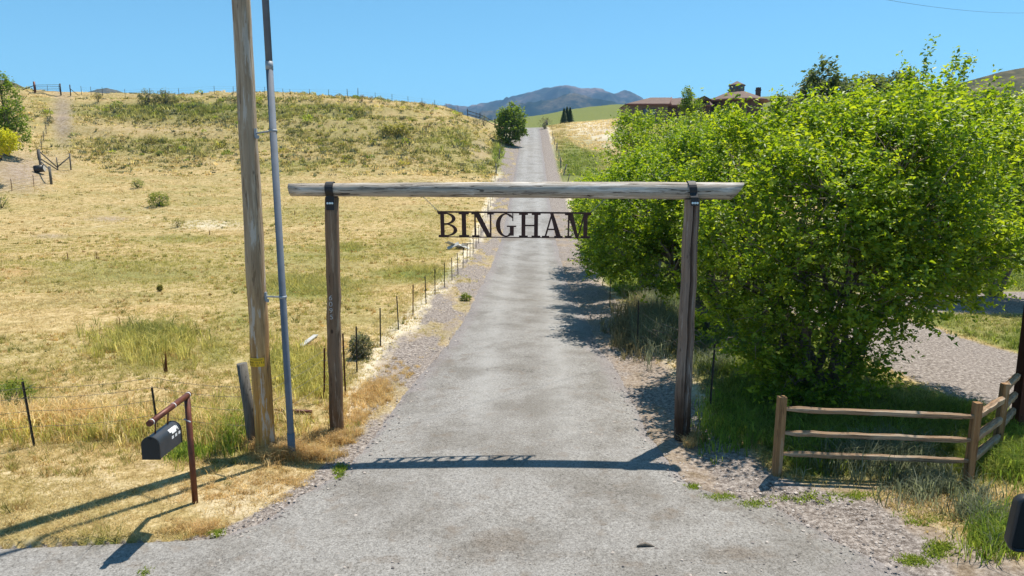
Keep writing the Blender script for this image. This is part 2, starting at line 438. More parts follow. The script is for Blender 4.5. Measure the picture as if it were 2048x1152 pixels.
# ground material: masks are world-fixed attributes (gravel, green, dirt / brush, pale, rust)
def ground_mat():
    m, nt, b, L = new_mat('ground')
    P = coords(nt)
    A = nt.nodes.new('ShaderNodeAttribute'); A.attribute_name = 'maskA'
    B = nt.nodes.new('ShaderNodeAttribute'); B.attribute_name = 'maskB'
    sa = nt.nodes.new('ShaderNodeSeparateColor'); L(A.outputs['Color'], sa.inputs[0])
    sb = nt.nodes.new('ShaderNodeSeparateColor'); L(B.outputs['Color'], sb.inputs[0])
    n1 = noise(nt, P, 0.35, 6, 0.62); nst = noise(nt, coords(nt, (0.10, 0.32, 0.3)), 1.0, 5, 0.6); n2 = noise(nt, P, 2.6, 6, 0.65); n3 = noise(nt, P, 14.0, 6, 0.72); n4 = noise(nt, P, 60, 3, 0.7)
    straw = ramp(nt, [(0.33, (0.12, 0.08, 0.027)), (0.43, (0.28, 0.195, 0.078)), (0.53, (0.45, 0.335, 0.16)), (0.66, (0.65, 0.52, 0.32))])
    mixn = mathn(nt, 'ADD', mathn(nt, 'MULTIPLY', n2, 0.45), mathn(nt, 'MULTIPLY', n3, 0.55))
    L(mixn, straw.inputs[0])
    green = ramp(nt, [(0.3, (0.055, 0.075, 0.018)), (0.5, (0.14, 0.16, 0.04)), (0.7, (0.27, 0.26, 0.075))])
    L(mixn, green.inputs[0])
    gravel = ramp(nt, [(0.36, (0.06, 0.047, 0.039)), (0.48, (0.19, 0.158, 0.136)), (0.60, (0.41, 0.36, 0.32))])
    L(mathn(nt, 'ADD', mathn(nt, 'MULTIPLY', n3, 0.65), mathn(nt, 'MULTIPLY', n4, 0.35)), gravel.inputs[0])
    dirt = ramp(nt, [(0.36, (0.10, 0.07, 0.05)), (0.48, (0.24, 0.185, 0.14)), (0.62, (0.40, 0.33, 0.265))])
    L(mixn, dirt.inputs[0])
    brush = ramp(nt, [(0.32, (0.10, 0.085, 0.03)), (0.45, (0.22, 0.185, 0.07)), (0.58, (0.40, 0.335, 0.15))])
    L(mixn, brush.inputs[0])
    pale = ramp(nt, [(0.3, (0.42, 0.34, 0.22)), (0.6, (0.66, 0.58, 0.44))]); L(mixn, pale.inputs[0])
    rust = ramp(nt, [(0.3, (0.32, 0.18, 0.07)), (0.65, (0.54, 0.34, 0.17))]); L(mixn, rust.inputs[0])
    c = mixc(nt, mr(nt, nst, 0.42, 0.66, 0.0, 0.8), straw.outputs[0], mixc(nt, 0.55, straw.outputs[0], green.outputs[0]))
    def thr(mask, k=0.9):                            # a mask broken up by noise
        s = mathn(nt, 'ADD', mask, mathn(nt, 'MULTIPLY', mathn(nt, 'SUBTRACT', mathn(nt, 'ADD', mathn(nt, 'MULTIPLY', n1, 0.4), mathn(nt, 'MULTIPLY', n2, 0.6)), 0.5), k))
        return mr(nt, s, 0.22, 0.78)
    c = mixc(nt, thr(sb.outputs[1]), c, pale.outputs[0])
    c = mixc(nt, thr(sb.outputs[2]), c, rust.outputs[0])
    c = mixc(nt, thr(sa.outputs[1]), c, green.outputs[0])
    c = mixc(nt, thr(sb.outputs[0]), c, brush.outputs[0])
    c = mixc(nt, thr(sa.outputs[2]), c, dirt.outputs[0])
    c = mixc(nt, thr(sa.outputs[0], 1.1), c, gravel.outputs[0])
    L(c, b.inputs['Base Color'])
    b.inputs['Roughness'].default_value = 0.95; b.inputs['Specular IOR Level'].default_value = 0.1
    bump(nt, mixn, b, 0.6, 0.10)
    return m
M['ground'] = ground_mat()

def asphalt_mat():
    m, nt, b, L = new_mat('asphalt')
    P = coords(nt)
    n3 = noise(nt, P, 20, 5, 0.85); n4 = noise(nt, P, 42, 3, 0.85); n1 = noise(nt, P, 0.6, 6, 0.65); n2 = noise(nt, P, 3.0, 5, 0.6)
    g = mathn(nt, 'ADD', mathn(nt, 'MULTIPLY', n3, 0.5), mathn(nt, 'MULTIPLY', n4, 0.5))
    r = ramp(nt, [(0.36, (0.035, 0.032, 0.028)), (0.43, (0.155, 0.144, 0.130)), (0.52, (0.250, 0.236, 0.218)), (0.66, (0.40, 0.38, 0.35))])
    L(g, r.inputs[0])
    # wheel tracks and dirt follow the lane (attribute: R = across 0..1, G = far-away paleness, B = edge)
    A = nt.nodes.new('ShaderNodeAttribute'); A.attribute_name = 'lane'
    sp = nt.nodes.new('ShaderNodeSeparateColor'); L(A.outputs['Color'], sp.inputs[0])
    c = mixc(nt, mr(nt, n1, 0.44, 0.60, 0.0, 0.75), r.outputs[0], mixc(nt, 1.0, r.outputs[0], (0.62, 0.59, 0.55), 'MULTIPLY'))
    c = mixc(nt, mathn(nt, 'MULTIPLY', mr(nt, n2, 0.56, 0.70), 0.5), c, (0.15, 0.115, 0.085))
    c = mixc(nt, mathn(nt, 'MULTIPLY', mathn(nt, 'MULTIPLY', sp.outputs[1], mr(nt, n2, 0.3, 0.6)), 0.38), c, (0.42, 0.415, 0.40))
    ed = mr(nt, mathn(nt, 'ADD', sp.outputs[2], mathn(nt, 'MULTIPLY', mathn(nt, 'SUBTRACT', n2, 0.5), 1.0)), 0.3, 0.85)
    gr = ramp(nt, [(0.35, (0.09, 0.075, 0.07)), (0.5, (0.21, 0.185, 0.175)), (0.7, (0.36, 0.33, 0.32))]); L(g, gr.inputs[0])
    c = mixc(nt, mathn(nt, 'MULTIPLY', ed, 0.85), c, gr.outputs[0])
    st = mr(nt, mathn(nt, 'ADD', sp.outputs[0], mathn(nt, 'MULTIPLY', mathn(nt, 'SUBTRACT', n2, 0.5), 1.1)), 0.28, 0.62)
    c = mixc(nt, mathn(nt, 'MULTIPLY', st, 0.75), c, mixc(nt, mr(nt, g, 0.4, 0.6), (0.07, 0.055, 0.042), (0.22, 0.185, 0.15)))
    # cracks
    vo = N(nt, 'ShaderNodeTexVoronoi', Scale=0.55); vo.feature = 'DISTANCE_TO_EDGE'
    wv = nt.nodes.new('ShaderNodeVectorMath'); wv.operation = 'ADD'
    nz = N(nt, 'ShaderNodeTexNoise', Scale=1.6, Detail=5.0); L(P, nz.inputs['Vector']); L(P, wv.inputs[0]); L(nz.outputs['Color'], wv.inputs[1]); L(wv.outputs[0], vo.inputs['Vector'])
    ck = mathn(nt, 'MULTIPLY', mr(nt, vo.outputs['Distance'], 0.006, 0.002), mr(nt, n1, 0.5, 0.6))
    c = mixc(nt, mathn(nt, 'MULTIPLY', ck, 0.55), c, (0.06, 0.055, 0.05))
    L(c, b.inputs['Base Color'])
    b.inputs['Roughness'].default_value = 0.9; b.inputs['Specular IOR Level'].default_value = 0.25
    bump(nt, g, b, 0.55, 0.012)
    return m
M['asphalt'] = asphalt_mat()

# ------------------------------------------------------------------ masks (world-fixed; blobs given where the photo shows them)
BL = {
    'green': [(600, 575, 150, 28, .75), (830, 548, 110, 18, .7), (300, 700, 110, 50, .5), (700, 497, 35, 10, .8), (250, 545, 300, 40, .42),
              (830, 490, 90, 30, .45), (480, 640, 60, 60, .35), (560, 745, 80, 60, .5), (250, 862, 300, 45, .42), (430, 400, 200, 40, .2),
              (420, 222, 330, 26, .58), (640, 225, 140, 22, .5), (720, 262, 260, 40, .34), (330, 292, 200, 30, .38), (120, 285, 60, 30, .3), (560, 330, 120, 20, .4), (900, 285, 90, 40, .45),
              (960, 330, 60, 25, .45), (1150, 330, 80, 60, .75), (1000, 310, 22, 40, .8), (360, 480, 140, 12, .4), (210, 1085, 70, 12, .7), (400, 1075, 60, 16, .5),
              (470, 850, 60, 80, .5), (30, 790, 60, 50, .5), (860, 430, 100, 30, .3), (620, 420, 120, 30, .35), (650, 520, 200, 40, .4), (120, 560, 160, 20, .4), (700, 600, 90, 30, .35), (430, 700, 60, 40, .45)],
    'dirt': [(40, 345, 80, 50, .75), (125, 235, 26, 70, .7), (110, 330, 60, 40, .45), (300, 258, 280, 12, .35), (800, 300, 220, 30, .25), (960, 300, 30, 40, .45),
             (1200, 275, 70, 60, .3), (560, 960, 140, 40, .35), (480, 1040, 140, 40, .3), (1700, 1010, 330, 60, .75), (760, 365, 160, 12, .25), (220, 438, 60, 8, .6), (100, 472, 50, 7, .55), (620, 720, 30, 12, .5), (290, 930, 50, 14, .4), (560, 630, 60, 10, .3)],
    'brush': [(480, 235, 560, 40, .45), (330, 300, 330, 38, .35), (780, 295, 280, 60, .5), (480, 235, 420, 34, .55), (330, 300, 300, 35, .45), (760, 300, 250, 45, .55), (900, 330, 120, 25, .3), (560, 270, 300, 40, .45)],
    'pale': [(1195, 262, 60, 40, 1.0), (250, 430, 300, 60, .25), (420, 450, 100, 14, .6), (150, 960, 260, 60, .3), (500, 1000, 160, 50, .5), (860, 370, 120, 20, .3),
             (720, 860, 60, 60, .5), (1130, 370, 30, 30, .5)],
    'rust': [(700, 400, 260, 20, .35), (150, 420, 200, 30, .3), (300, 620, 200, 20, .3), (620, 690, 150, 16, .55), (40, 545, 60, 20, .6), (720, 368, 180, 12, .45), (800, 745, 70, 40, .35), (1120, 340, 14, 100, .5), (450, 470, 80, 16, .3), (1140, 480, 16, 40, .6)],
}
def masks(x, y, z):
    u, v = pix(x, y, z)
    out = {}
    for k, bl in BL.items():
        m = np.zeros_like(u)
        for (bu, bv, ru, rv, s) in bl:
            m = np.maximum(m, (1.3 * s if k == 'green' else s) * np.exp(-(((u - bu) / ru) ** 2 + ((v - bv) / rv) ** 2)))
        out[k] = np.where(y > 4, m, 0)
    rin = -road_in(x, y)                              # metres outside the asphalt
    left = x < cen(y)
    wid = np.where(left, np.interp(y, [7.5, 10, 13, 18, 40, 140], [0.25, 0.3, 0.7, 1.5, 1.6, 2.6]),
                   np.interp(y, [6, 9, 13, 18, 40, 140], [1.6, 1.4, 1.2, 1.3, 1.8, 1.8]))
    out['gravel'] = smooth(1.25, 0.6, rin / wid) * smooth(200, 170, y)
    out['gravel'] = out['gravel'] * np.where(left & (y > 11), 0.45 + 0.9 * smooth(0.40, 0.58, fbm(x * 1.6, y * 0.5, 4, 33)), 1.0)
    out['dirt'] = np.maximum(out['dirt'], 0.6 * smooth(0.47, 0.6, fbm(x * 2.1, y * 0.9, 3, 34)) * smooth(1.3, 0.7, rin / wid) * (y > 9))
    out['gravel'] = out['gravel'] * np.where(~left & (y < 60), 0.35 + 0.75 * smooth(0.38, 0.58, fbm(x * 1.1, y * 0.8, 4, 35)), 1.0)
    out['dirt'] = np.maximum(out['dirt'], 0.75 * smooth(1.3, 0.8, rin / wid) * (~left) * (rin > -.2) * (y < 60))
    straw_strip = smooth(0.55, 0.8, rin / wid) * smooth(1.5, 1.1, rin / wid) * (y > 12)
    out['pale'] = np.maximum(out['pale'], 0.75 * straw_strip)
    right = smooth(3.4, 4.6, x - 0.012 * y) * smooth(9.0, 10.2, y + 0.12 * np.maximum(x - 6, 0)) * smooth(75, 45, y)
    dry = np.exp(-(((u - 1850) / 150) ** 2 + ((v - 745) / 75) ** 2)) + 0.8 * np.exp(-(((u - 2000) / 90) ** 2 + ((v - 625) / 50) ** 2))
    out['green'] = np.maximum(out['green'], right * (1 - 0.62 * np.clip(dry, 0, 1)))
    out['green'] = np.maximum(out['green'], 0.95 * smooth(190, 240, y) * (0.8 + 0.2 * vn(x * 0.01, y * 0.01, 2)))
    trk = track_in(x, y)
    out['gravel'] = np.maximum(out['gravel'], smooth(-0.3, 0.3, trk))
    out['green'] = out['green'] * smooth(0.2, -0.4, trk)
    out['gravel'] = np.maximum(out['gravel'], smooth(7.6, 6.8, y) * (x > 5) * 0.8)
    return out

# side gravel track on the right, found from the photo's edges on the level ground
TRK = np.array([(9.3, 10.6, 13.2), (10.5, 10.3, 13.9), (11.5, 9.9, 14.4), (13.0, 9.2, 14.2), (14.5, 8.9, 13.6), (16.0, 8.8, 13.2), (18, 8.9, 12.8), (21, 9.2, 12.6), (25, 9.6, 12.8)])
def track_in(x, y):
    y = np.asarray(y, float)
    l = np.interp(y, TRK[:, 0], TRK[:, 1]); r = np.interp(y, TRK[:, 0], TRK[:, 2])
    a = np.minimum(np.minimum(x - l, r - x), np.minimum(y - 8.9, 25 - y))
    b = np.minimum(np.minimum(x - 13.5, 60 - x), np.minimum(y - 21.5 - 0.05 * x, 27.5 - y))
    return np.maximum(a, b)

# ------------------------------------------------------------------ ground sheet
def build_ground():
    th = np.radians(np.concatenate([np.linspace(-180, -48, 40), np.linspace(-47.5, 47.5, 520), np.linspace(48, 180, 40)]))
    r = np.concatenate([[0.05, 1, 2, 3, 4, 5], np.exp(np.linspace(math.log(6), math.log(200), 370)), np.exp(np.linspace(math.log(206), math.log(9000), 70))])
    TH, R = np.meshgrid(th, r)
    X, Y = (R * np.sin(TH)).ravel(), (R * np.cos(TH)).ravel()
    Z = H(X, Y)
    mk = masks(X, Y, Z)
    rin = road_in(X, Y)
    Z = Z - 0.10 * smooth(-0.02, 0.25, rin) - 0.0006 * np.clip(Y - 15, 0, 150) * smooth(-0.02, 0.25, rin)
    n = len(th); m = len(r)
    i = np.arange(m - 1)[:, None] * n + np.arange(n - 1)[None, :]
    Fc = np.stack([i, i + 1, i + 1 + n, i + n], -1).reshape(-1, 4)[:, ::-1]
    me = np_mesh('ground', np.stack([X, Y, Z], 1), Fc, smooth_=True)
    for nm, ks in (('maskA', ('gravel', 'green', 'dirt')), ('maskB', ('brush', 'pale', 'rust'))):
        a = me.attributes.new(nm, 'FLOAT_COLOR', 'POINT')
        c = np.ones((len(X), 4), np.float32)
        for j, k in enumerate(ks): c[:, j] = mk[k]
        a.data.foreach_set('color', c.ravel())
    return tag(link('ground', me, M['ground']), kind='structure')
build_ground()

def build_road():
    ys = np.concatenate([np.linspace(-25, 6.4, 12), np.linspace(6.5, 12, 160), np.exp(np.linspace(math.log(12.05), math.log(182), 330))])
    s = np.linspace(0, 1, 41)
    l = road_l(ys) + 0.22 * (fbm(ys * 1.3, ys * 0 + 3.3, 3, 21) - 0.5) + 0.12 * (vn(ys * 7, ys * 0, 5) - 0.5)
    r = road_r(ys) + 0.30 * (fbm(ys * 1.1, ys * 0 + 8.3, 3, 22) - 0.5) + 0.12 * (vn(ys * 6, ys * 0, 6) - 0.5)
    X = l[:, None] + (r - l)[:, None] * s[None, :]
    Y = np.repeat(ys[:, None], len(s), 1)
    w = (r - l)[:, None]
    crown = 0.05 * (1 - (2 * s - 1) ** 2)[None, :] * np.clip(4.5 / w, 0, 1)
    Z = Hbase(X, Y) + 0.004 + crown + 0.03 * (fbm(X * 0.4, Y * 0.4, 3, 31) - 0.5)
    edge = np.minimum(s, 1 - s)[None, :] * w
    Z = Z - 0.03 * smooth(0.2, 0.0, edge)
    n = len(s); m = len(ys)
    i = np.arange(m - 1)[:, None] * n + np.arange(n - 1)[None, :]
    Fc = np.stack([i, i + 1, i + 1 + n, i + n], -1).reshape(-1, 4)
    me = np_mesh('driveway', np.stack([X, Y, Z], -1).reshape(-1, 3), Fc, smooth_=True)
    a = me.attributes.new('lane', 'FLOAT_COLOR', 'POINT')
    c = np.ones((m * n, 4), np.float32)
    off = np.abs(X - cen(Y))
    trackw = np.exp(-((off - 0.85 - 0.25 * (vn(Y * 0.15, Y * 0, 12) - 0.5)) / 0.34) ** 2) * smooth(8, 14, Y)
    uu, vv = pix(X, Y, Z)
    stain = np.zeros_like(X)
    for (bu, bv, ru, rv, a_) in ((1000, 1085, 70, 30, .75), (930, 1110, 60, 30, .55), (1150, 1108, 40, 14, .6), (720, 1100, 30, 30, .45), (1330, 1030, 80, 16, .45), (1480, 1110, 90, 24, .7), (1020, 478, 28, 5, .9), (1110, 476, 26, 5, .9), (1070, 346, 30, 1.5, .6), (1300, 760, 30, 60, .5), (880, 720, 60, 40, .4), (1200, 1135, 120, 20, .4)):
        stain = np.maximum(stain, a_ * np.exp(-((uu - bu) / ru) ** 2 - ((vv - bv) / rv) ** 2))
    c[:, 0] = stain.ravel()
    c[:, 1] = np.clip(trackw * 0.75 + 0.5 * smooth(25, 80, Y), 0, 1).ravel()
    ew = np.where(Y > 14, 0.75, 0.35)
    c[:, 2] = smooth(1.0, 0.0, edge / ew).ravel()
    a.data.foreach_set('color', c.ravel())
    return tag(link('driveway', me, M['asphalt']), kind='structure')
build_road()

# ------------------------------------------------------------------ far ridges and mountains
def ridge_mat(name, cols, scale, patch=None):
    m, nt, b, L = new_mat(name)
    P = coords(nt)
    n = noise(nt, P, scale, 8, 0.7)
    r = ramp(nt, [(0.38, cols[0]), (0.5, cols[1]), (0.62, cols[2])]); L(n, r.inputs[0])
    c = r.outputs[0]
    f = noise(nt, P, scale * 9, 4, 0.7)
    c = mixc(nt, mr(nt, f, 0.35, 0.65, 0.55, 0.0), c, tuple(x * 0.45 for x in cols[0]))
    L(c, b.inputs['Base Color']); b.inputs['Roughness'].default_value = 1.0; b.inputs['Specular IOR Level'].default_value = 0.0
    return m
M['mount_rock'] = ridge_mat('mount_rock', [(0.02, 0.035, 0.03), (0.06, 0.07, 0.06), (0.20, 0.155, 0.135)], 0.0035)
M['mount_forest'] = ridge_mat('mount_forest', [(0.010, 0.02, 0.010), (0.02, 0.032, 0.015), (0.13, 0.11, 0.065)], 0.007)
M['brown_hill'] = ridge_mat('brown_hill', [(0.055, 0.06, 0.025), (0.13, 0.11, 0.055), (0.21, 0.165, 0.09)], 0.02)
def ridge(name, pts, D, mat, depth, rough, label_kind='structure', base=-20, seed=0):
    us = np.linspace(pts[0][0], pts[-1][0], 150)
    vs = np.interp(us, [p[0] for p in pts], [p[1] for p in pts])
    x, f, z = ray(us, vs)
    cx, cz = x * D / f, CAMZ + z * D / f
    rows = []
    ks = np.linspace(-1, 1, 61)
    for k in ks:
        prof = (1 - abs(k)) ** (0.9 if k < 0 else 1.3)
        yy = D + k * depth + 0 * cx
        xx = cx * (1 + 0.0 * k)
        h = base + (cz - base) * prof
        rg = np.abs(fbm(xx * 5.0 / depth + 3, yy * 2.2 / depth, 5, seed) - 0.5) * 2
        h = h + (rg - 0.35) * rough * (1 - prof ** 3) * prof * 2.6 + (fbm(xx * 30 / depth, yy * 30 / depth, 3, seed + 9) - 0.5) * rough * 0.14
        rows.append(np.stack([xx, yy, h], 1))
    V = np.array(rows); m, n = V.shape[:2]
    i = np.arange(m - 1)[:, None] * n + np.arange(n - 1)[None, :]
    Fc = np.stack([i, i + 1, i + 1 + n, i + n], -1).reshape(-1, 4)
    return tag(link(name, np_mesh(name, V.reshape(-1, 3), Fc, smooth_=True), mat), kind=label_kind)
ridge('mountain', [(760, 236), (850, 225), (890, 210), (910, 209), (935, 214), (975, 206), (1010, 199), (1045, 188), (1075, 178), (1100, 175), (1130, 169), (1150, 171), (1165, 177), (1185, 174), (1200, 179), (1225, 185), (1250, 183), (1275, 192), (1300, 204), (1330, 210), (1400, 222)], 4400, M['mount_rock'], 1500, 210, seed=3)
ridge('mountain', [(1180, 240), (1290, 204), (1318, 197), (1330, 195), (1345, 197), (1360, 194), (1378, 197), (1420, 205), (1500, 215), (1600, 240)], 5200, M['mount_rock'], 1300, 90, seed=13)
ridge('hill', [(800, 250), (950, 226), (1000, 218), (1040, 207), (1070, 203), (1100, 199), (1128, 189), (1145, 187), (1165, 190), (1195, 197), (1235, 206), (1290, 220), (1400, 245)], 3200, M['mount_forest'], 800, 110, seed=5)
ridge('hill', [(100, 215), (175, 184), (195, 178), (215, 176), (235, 181), (262, 192), (330, 215)], 2200, M['brown_hill'], 500, 20, seed=7)
ridge('hill', [(-500, 140), (-100, 150), (10, 160), (30, 166), (46, 174), (80, 196), (120, 215)], 420, M['brown_hill'], 160, 4, seed=8)
ridge('hill', [(1700, 230), (1880, 178), (1960, 155), (2000, 144), (2048, 135), (2150, 120), (2400, 130), (2700, 150)], 760, M['brown_hill'], 380, 9, seed=11)
# ------------------------------------------------------------------ ranch gate
def vertical_log(base, top, r0, r1, seg=20, n=14, wob=0.012, seed=0):
    rnd = random.Random(seed)
    b, t = Vector(base), Vector(top)
    pts, rad = [], []
    for i in range(n):
        k = i / (n - 1)
        p = b.lerp(t, k)
        if 0 < i < n - 1: p = p + Vector((rnd.uniform(-wob, wob), rnd.uniform(-wob, wob), 0))
        pts.append(p); rad.append((r0 + (r1 - r0) * k) * (1 + rnd.uniform(-0.012, 0.012)))
    return pts, rad

def arc_solid(mb, cx, cz, ro, ri, a0, a1, n, y0, y1):
    """ring segment in x,z between outer and inner ellipses (ro, ri are (rx, rz) pairs)"""
    P = []
    for k in range(n + 1):
        a = a0 + (a1 - a0) * k / n
        P.append(((cx + ro[0] * math.cos(a), cz + ro[1] * math.sin(a)), (cx + ri[0] * math.cos(a), cz + ri[1] * math.sin(a))))
    vs = []
    for (o, i_) in P:
        vs += [(o[0], y0, o[1]), (i_[0], y0, i_[1]), (o[0], y1, o[1]), (i_[0], y1, i_[1])]
    fs = []
    for k in range(n):
        a, b = 4 * k, 4 * k + 4
        fs += [(a, b, b + 1, a + 1), (a + 2, a + 3, b + 3, b + 2), (a, a + 2, b + 2, b), (a + 1, b + 1, b + 3, a + 3)]
    fs += [(0, 1, 3, 2), (4 * n, 4 * n + 2, 4 * n + 3, 4 * n + 1)]
    mb.add(vs, fs)

LPx, LPy, RPx, RPy = -3.14, 11.62, 2.97, 11.42
def ranch_gate():
    g = thing('ranch_gate', 'log entrance gate with two tall posts and a long overhead beam across the driveway', 'gate', (0, 11.5, 0))
    zl, zr = Hs(LPx, LPy) - 0.25, Hs(RPx, RPy) - 0.25
    p, r = vertical_log((LPx, LPy - 11.5, zl), (LPx + 0.10, LPy - 11.5, 4.19), 0.125, 0.115, seed=1)
    lp = MB().tube(p, r, 22, jit=0.012).build('post', M['post_wood'], g)
    lp['label'] = 'left gate post carrying the house number'
    # right post: a split trunk, the long drying crack is a real groove
    p, r = vertical_log((RPx, RPy - 11.5, zr), (RPx + 0.02, RPy - 11.5, 4.16), 0.150, 0.132, seed=2)
    mb = MB(); seg = 26; vs = []
    for i, (q, rr) in enumerate(zip(p, r)):
        for k in range(seg):
            th = 2 * math.pi * k / seg
            a = (th + math.pi / 2 - 0.12 - 0.05 * math.sin(i * 0.8) + math.pi) % (2 * math.pi) - math.pi
            d = 0.25 if abs(a) < 0.10 else 1.0
            flat_ = 1 - 0.06 * abs(math.cos(2 * th))
            vs.append(q + Vector((math.cos(th), math.sin(th), 0)) * rr * flat_ * d)
    n = len(p)
    mb.add(vs, [(i * seg + k, i * seg + (k + 1) % seg, (i + 1) * seg + (k + 1) % seg, (i + 1) * seg + k) for i in range(n - 1) for k in range(seg)] + [tuple((n - 1) * seg + k for k in range(seg))], False)
    rp = mb.build('post', M['post_wood_r'], g)
    rp['label'] = 'right gate post with a long vertical drying crack'
    # beam: tapered log, left end square, right end cut on a slant
    n = 34; xs = np.linspace(-3.72, 3.80, n); pts, rad = [], []
    for i, x in enumerate(xs):
        k = i / (n - 1)
        z = 4.315 - 0.02 * k + 0.012 * math.sin(k * 3.1) + random.uniform(-0.003, 0.003)
        pts.append((x, (0.12 - 0.2 * k) * 0.5 + 0.01 * math.sin(k * 9), z)); rad.append((0.107 + 0.036 * min(1, k * 1.25)) * (1 + random.uniform(-0.012, 0.012)))
    mb = MB().tube(pts, rad, 24, jit=0.010)
    for j in range(len(mb.v)):
        x, y, z = mb.v[j]
        if x > 3.70: mb.v[j] = (x + (z - 4.29) * 0.75 - 0.06, y, z)
        elif x < -3.69: mb.v[j] = (x - (z - 4.3) * 0.15, y, z)
    mb.build('beam', M['beam_wood'], g)
    kn = MB()
    # straps: black band over the beam, bolted to the post on the camera side and behind
    for sx, sy, br, w, zb, front, tilt in ((LPx + 0.10, LPy - 11.5, 0.117, 0.135, 3.98, 0.132, 0.0), (RPx + 0.03, RPy - 11.5, 0.146, 0.125, 4.06, 0.150, 0.02)):
        by = (0.12 - 0.2 * ((sx + 3.72) / 7.5)) * 0.5
        zc = 4.315 - 0.02 * ((sx + 3.72) / 7.5) + 0.01
        prof = [(sy - front, zb), (sy - front, zc - 0.11)]
        for k in range(0, 13):
            a = math.pi + 0.25 - (math.pi + 0.5) * k / 12
            prof.append((by + (br + 0.006) * math.cos(a), zc + (br + 0.006) * math.sin(a)))
        prof += [(sy + front, zc - 0.11), (sy + front, zb)]
        vs = []
        th = 0.006
        for j, (yy, zz) in enumerate(prof):
            a0 = Vector(prof[max(j - 1, 0)]); a1 = Vector(prof[min(j + 1, len(prof) - 1)])
            t = (a1 - a0).normalized(); nrm = Vector((-t.y, t.x))
            oy, oz = yy + nrm.x * th, zz + nrm.y * th
            k = tilt * (zz - zb) * 4
            vs += [(sx - w / 2 - k, yy, zz), (sx + w / 2 - k, yy, zz), (sx - w / 2 - k, oy, oz), (sx + w / 2 - k, oy, oz)]
        fs = []
        for j in range(len(prof) - 1):
            a, b = 4 * j, 4 * j + 4
            fs += [(a, a + 1, b + 1, b), (a + 2, b + 2, b + 3, a + 3), (a, b, b + 2, a + 2), (a + 1, a + 3, b + 3, b + 1)]
        fs += [(0, 2, 3, 1), (len(vs) - 4, len(vs) - 3, len(vs) - 1, len(vs) - 2)]
        st = MB().add(vs, fs).build('strap', M['strap'], g)
        zbolt = zb + (0.115 if sx < 0 else 0.045)
        for dx in (-0.04, 0.0, 0.038):
            MB().tube([(sx + dx, sy - front - 0.004, zbolt), (sx + dx, sy - front - 0.016, zbolt)], 0.0185, 10, sm=False).tube([(sx + dx, sy - front - 0.014, zbolt), (sx + dx, sy - front - 0.024, zbolt)], 0.008, 6, sm=False).build('bolt', M['bolt'], st)
    # house number 6 0 9 5, bent rod figures standing proud of the left post
    def digit(pts, z, name='number'):
        px, pz = -3.10 + 0.0, z
        mb = MB().tube([(px + a * 0.052, LPy - 11.5 - 0.128 - 0.012 + 0.10 * (a - 0.02) ** 2 * 0.05, pz + b * 0.078) for a, b in pts], 0.0062, 8)
        mb.build('number', M['number_steel'], lp)
    cir = lambda cx, cz, rx, rz, a0, a1, n: [(cx + rx * math.cos(math.radians(a0 + (a1 - a0) * k / n)), cz + rz * math.sin(math.radians(a0 + (a1 - a0) * k / n))) for k in range(n + 1)]
    six = [(0.35, 0.5), (0.0, 0.36), (-0.35, 0.05)] + cir(0, -0.2, 0.42, 0.27, 170, 520, 14)
    nine = [(-x, -z) for x, z in six]
    zero = cir(0, 0, 0.42, 0.48, 0, 360, 18)
    five = [(0.38, 0.48), (-0.3, 0.46), (-0.33, 0.08)] + cir(-0.02, -0.16, 0.42, 0.3, 125, -150, 12)
    for d, v in ((six, 596), (zero, 608.5), (nine, 621.5), (five, 634.5)):
        digit(d, float(at(664, v, 11.47)[2]))
ranch_gate()

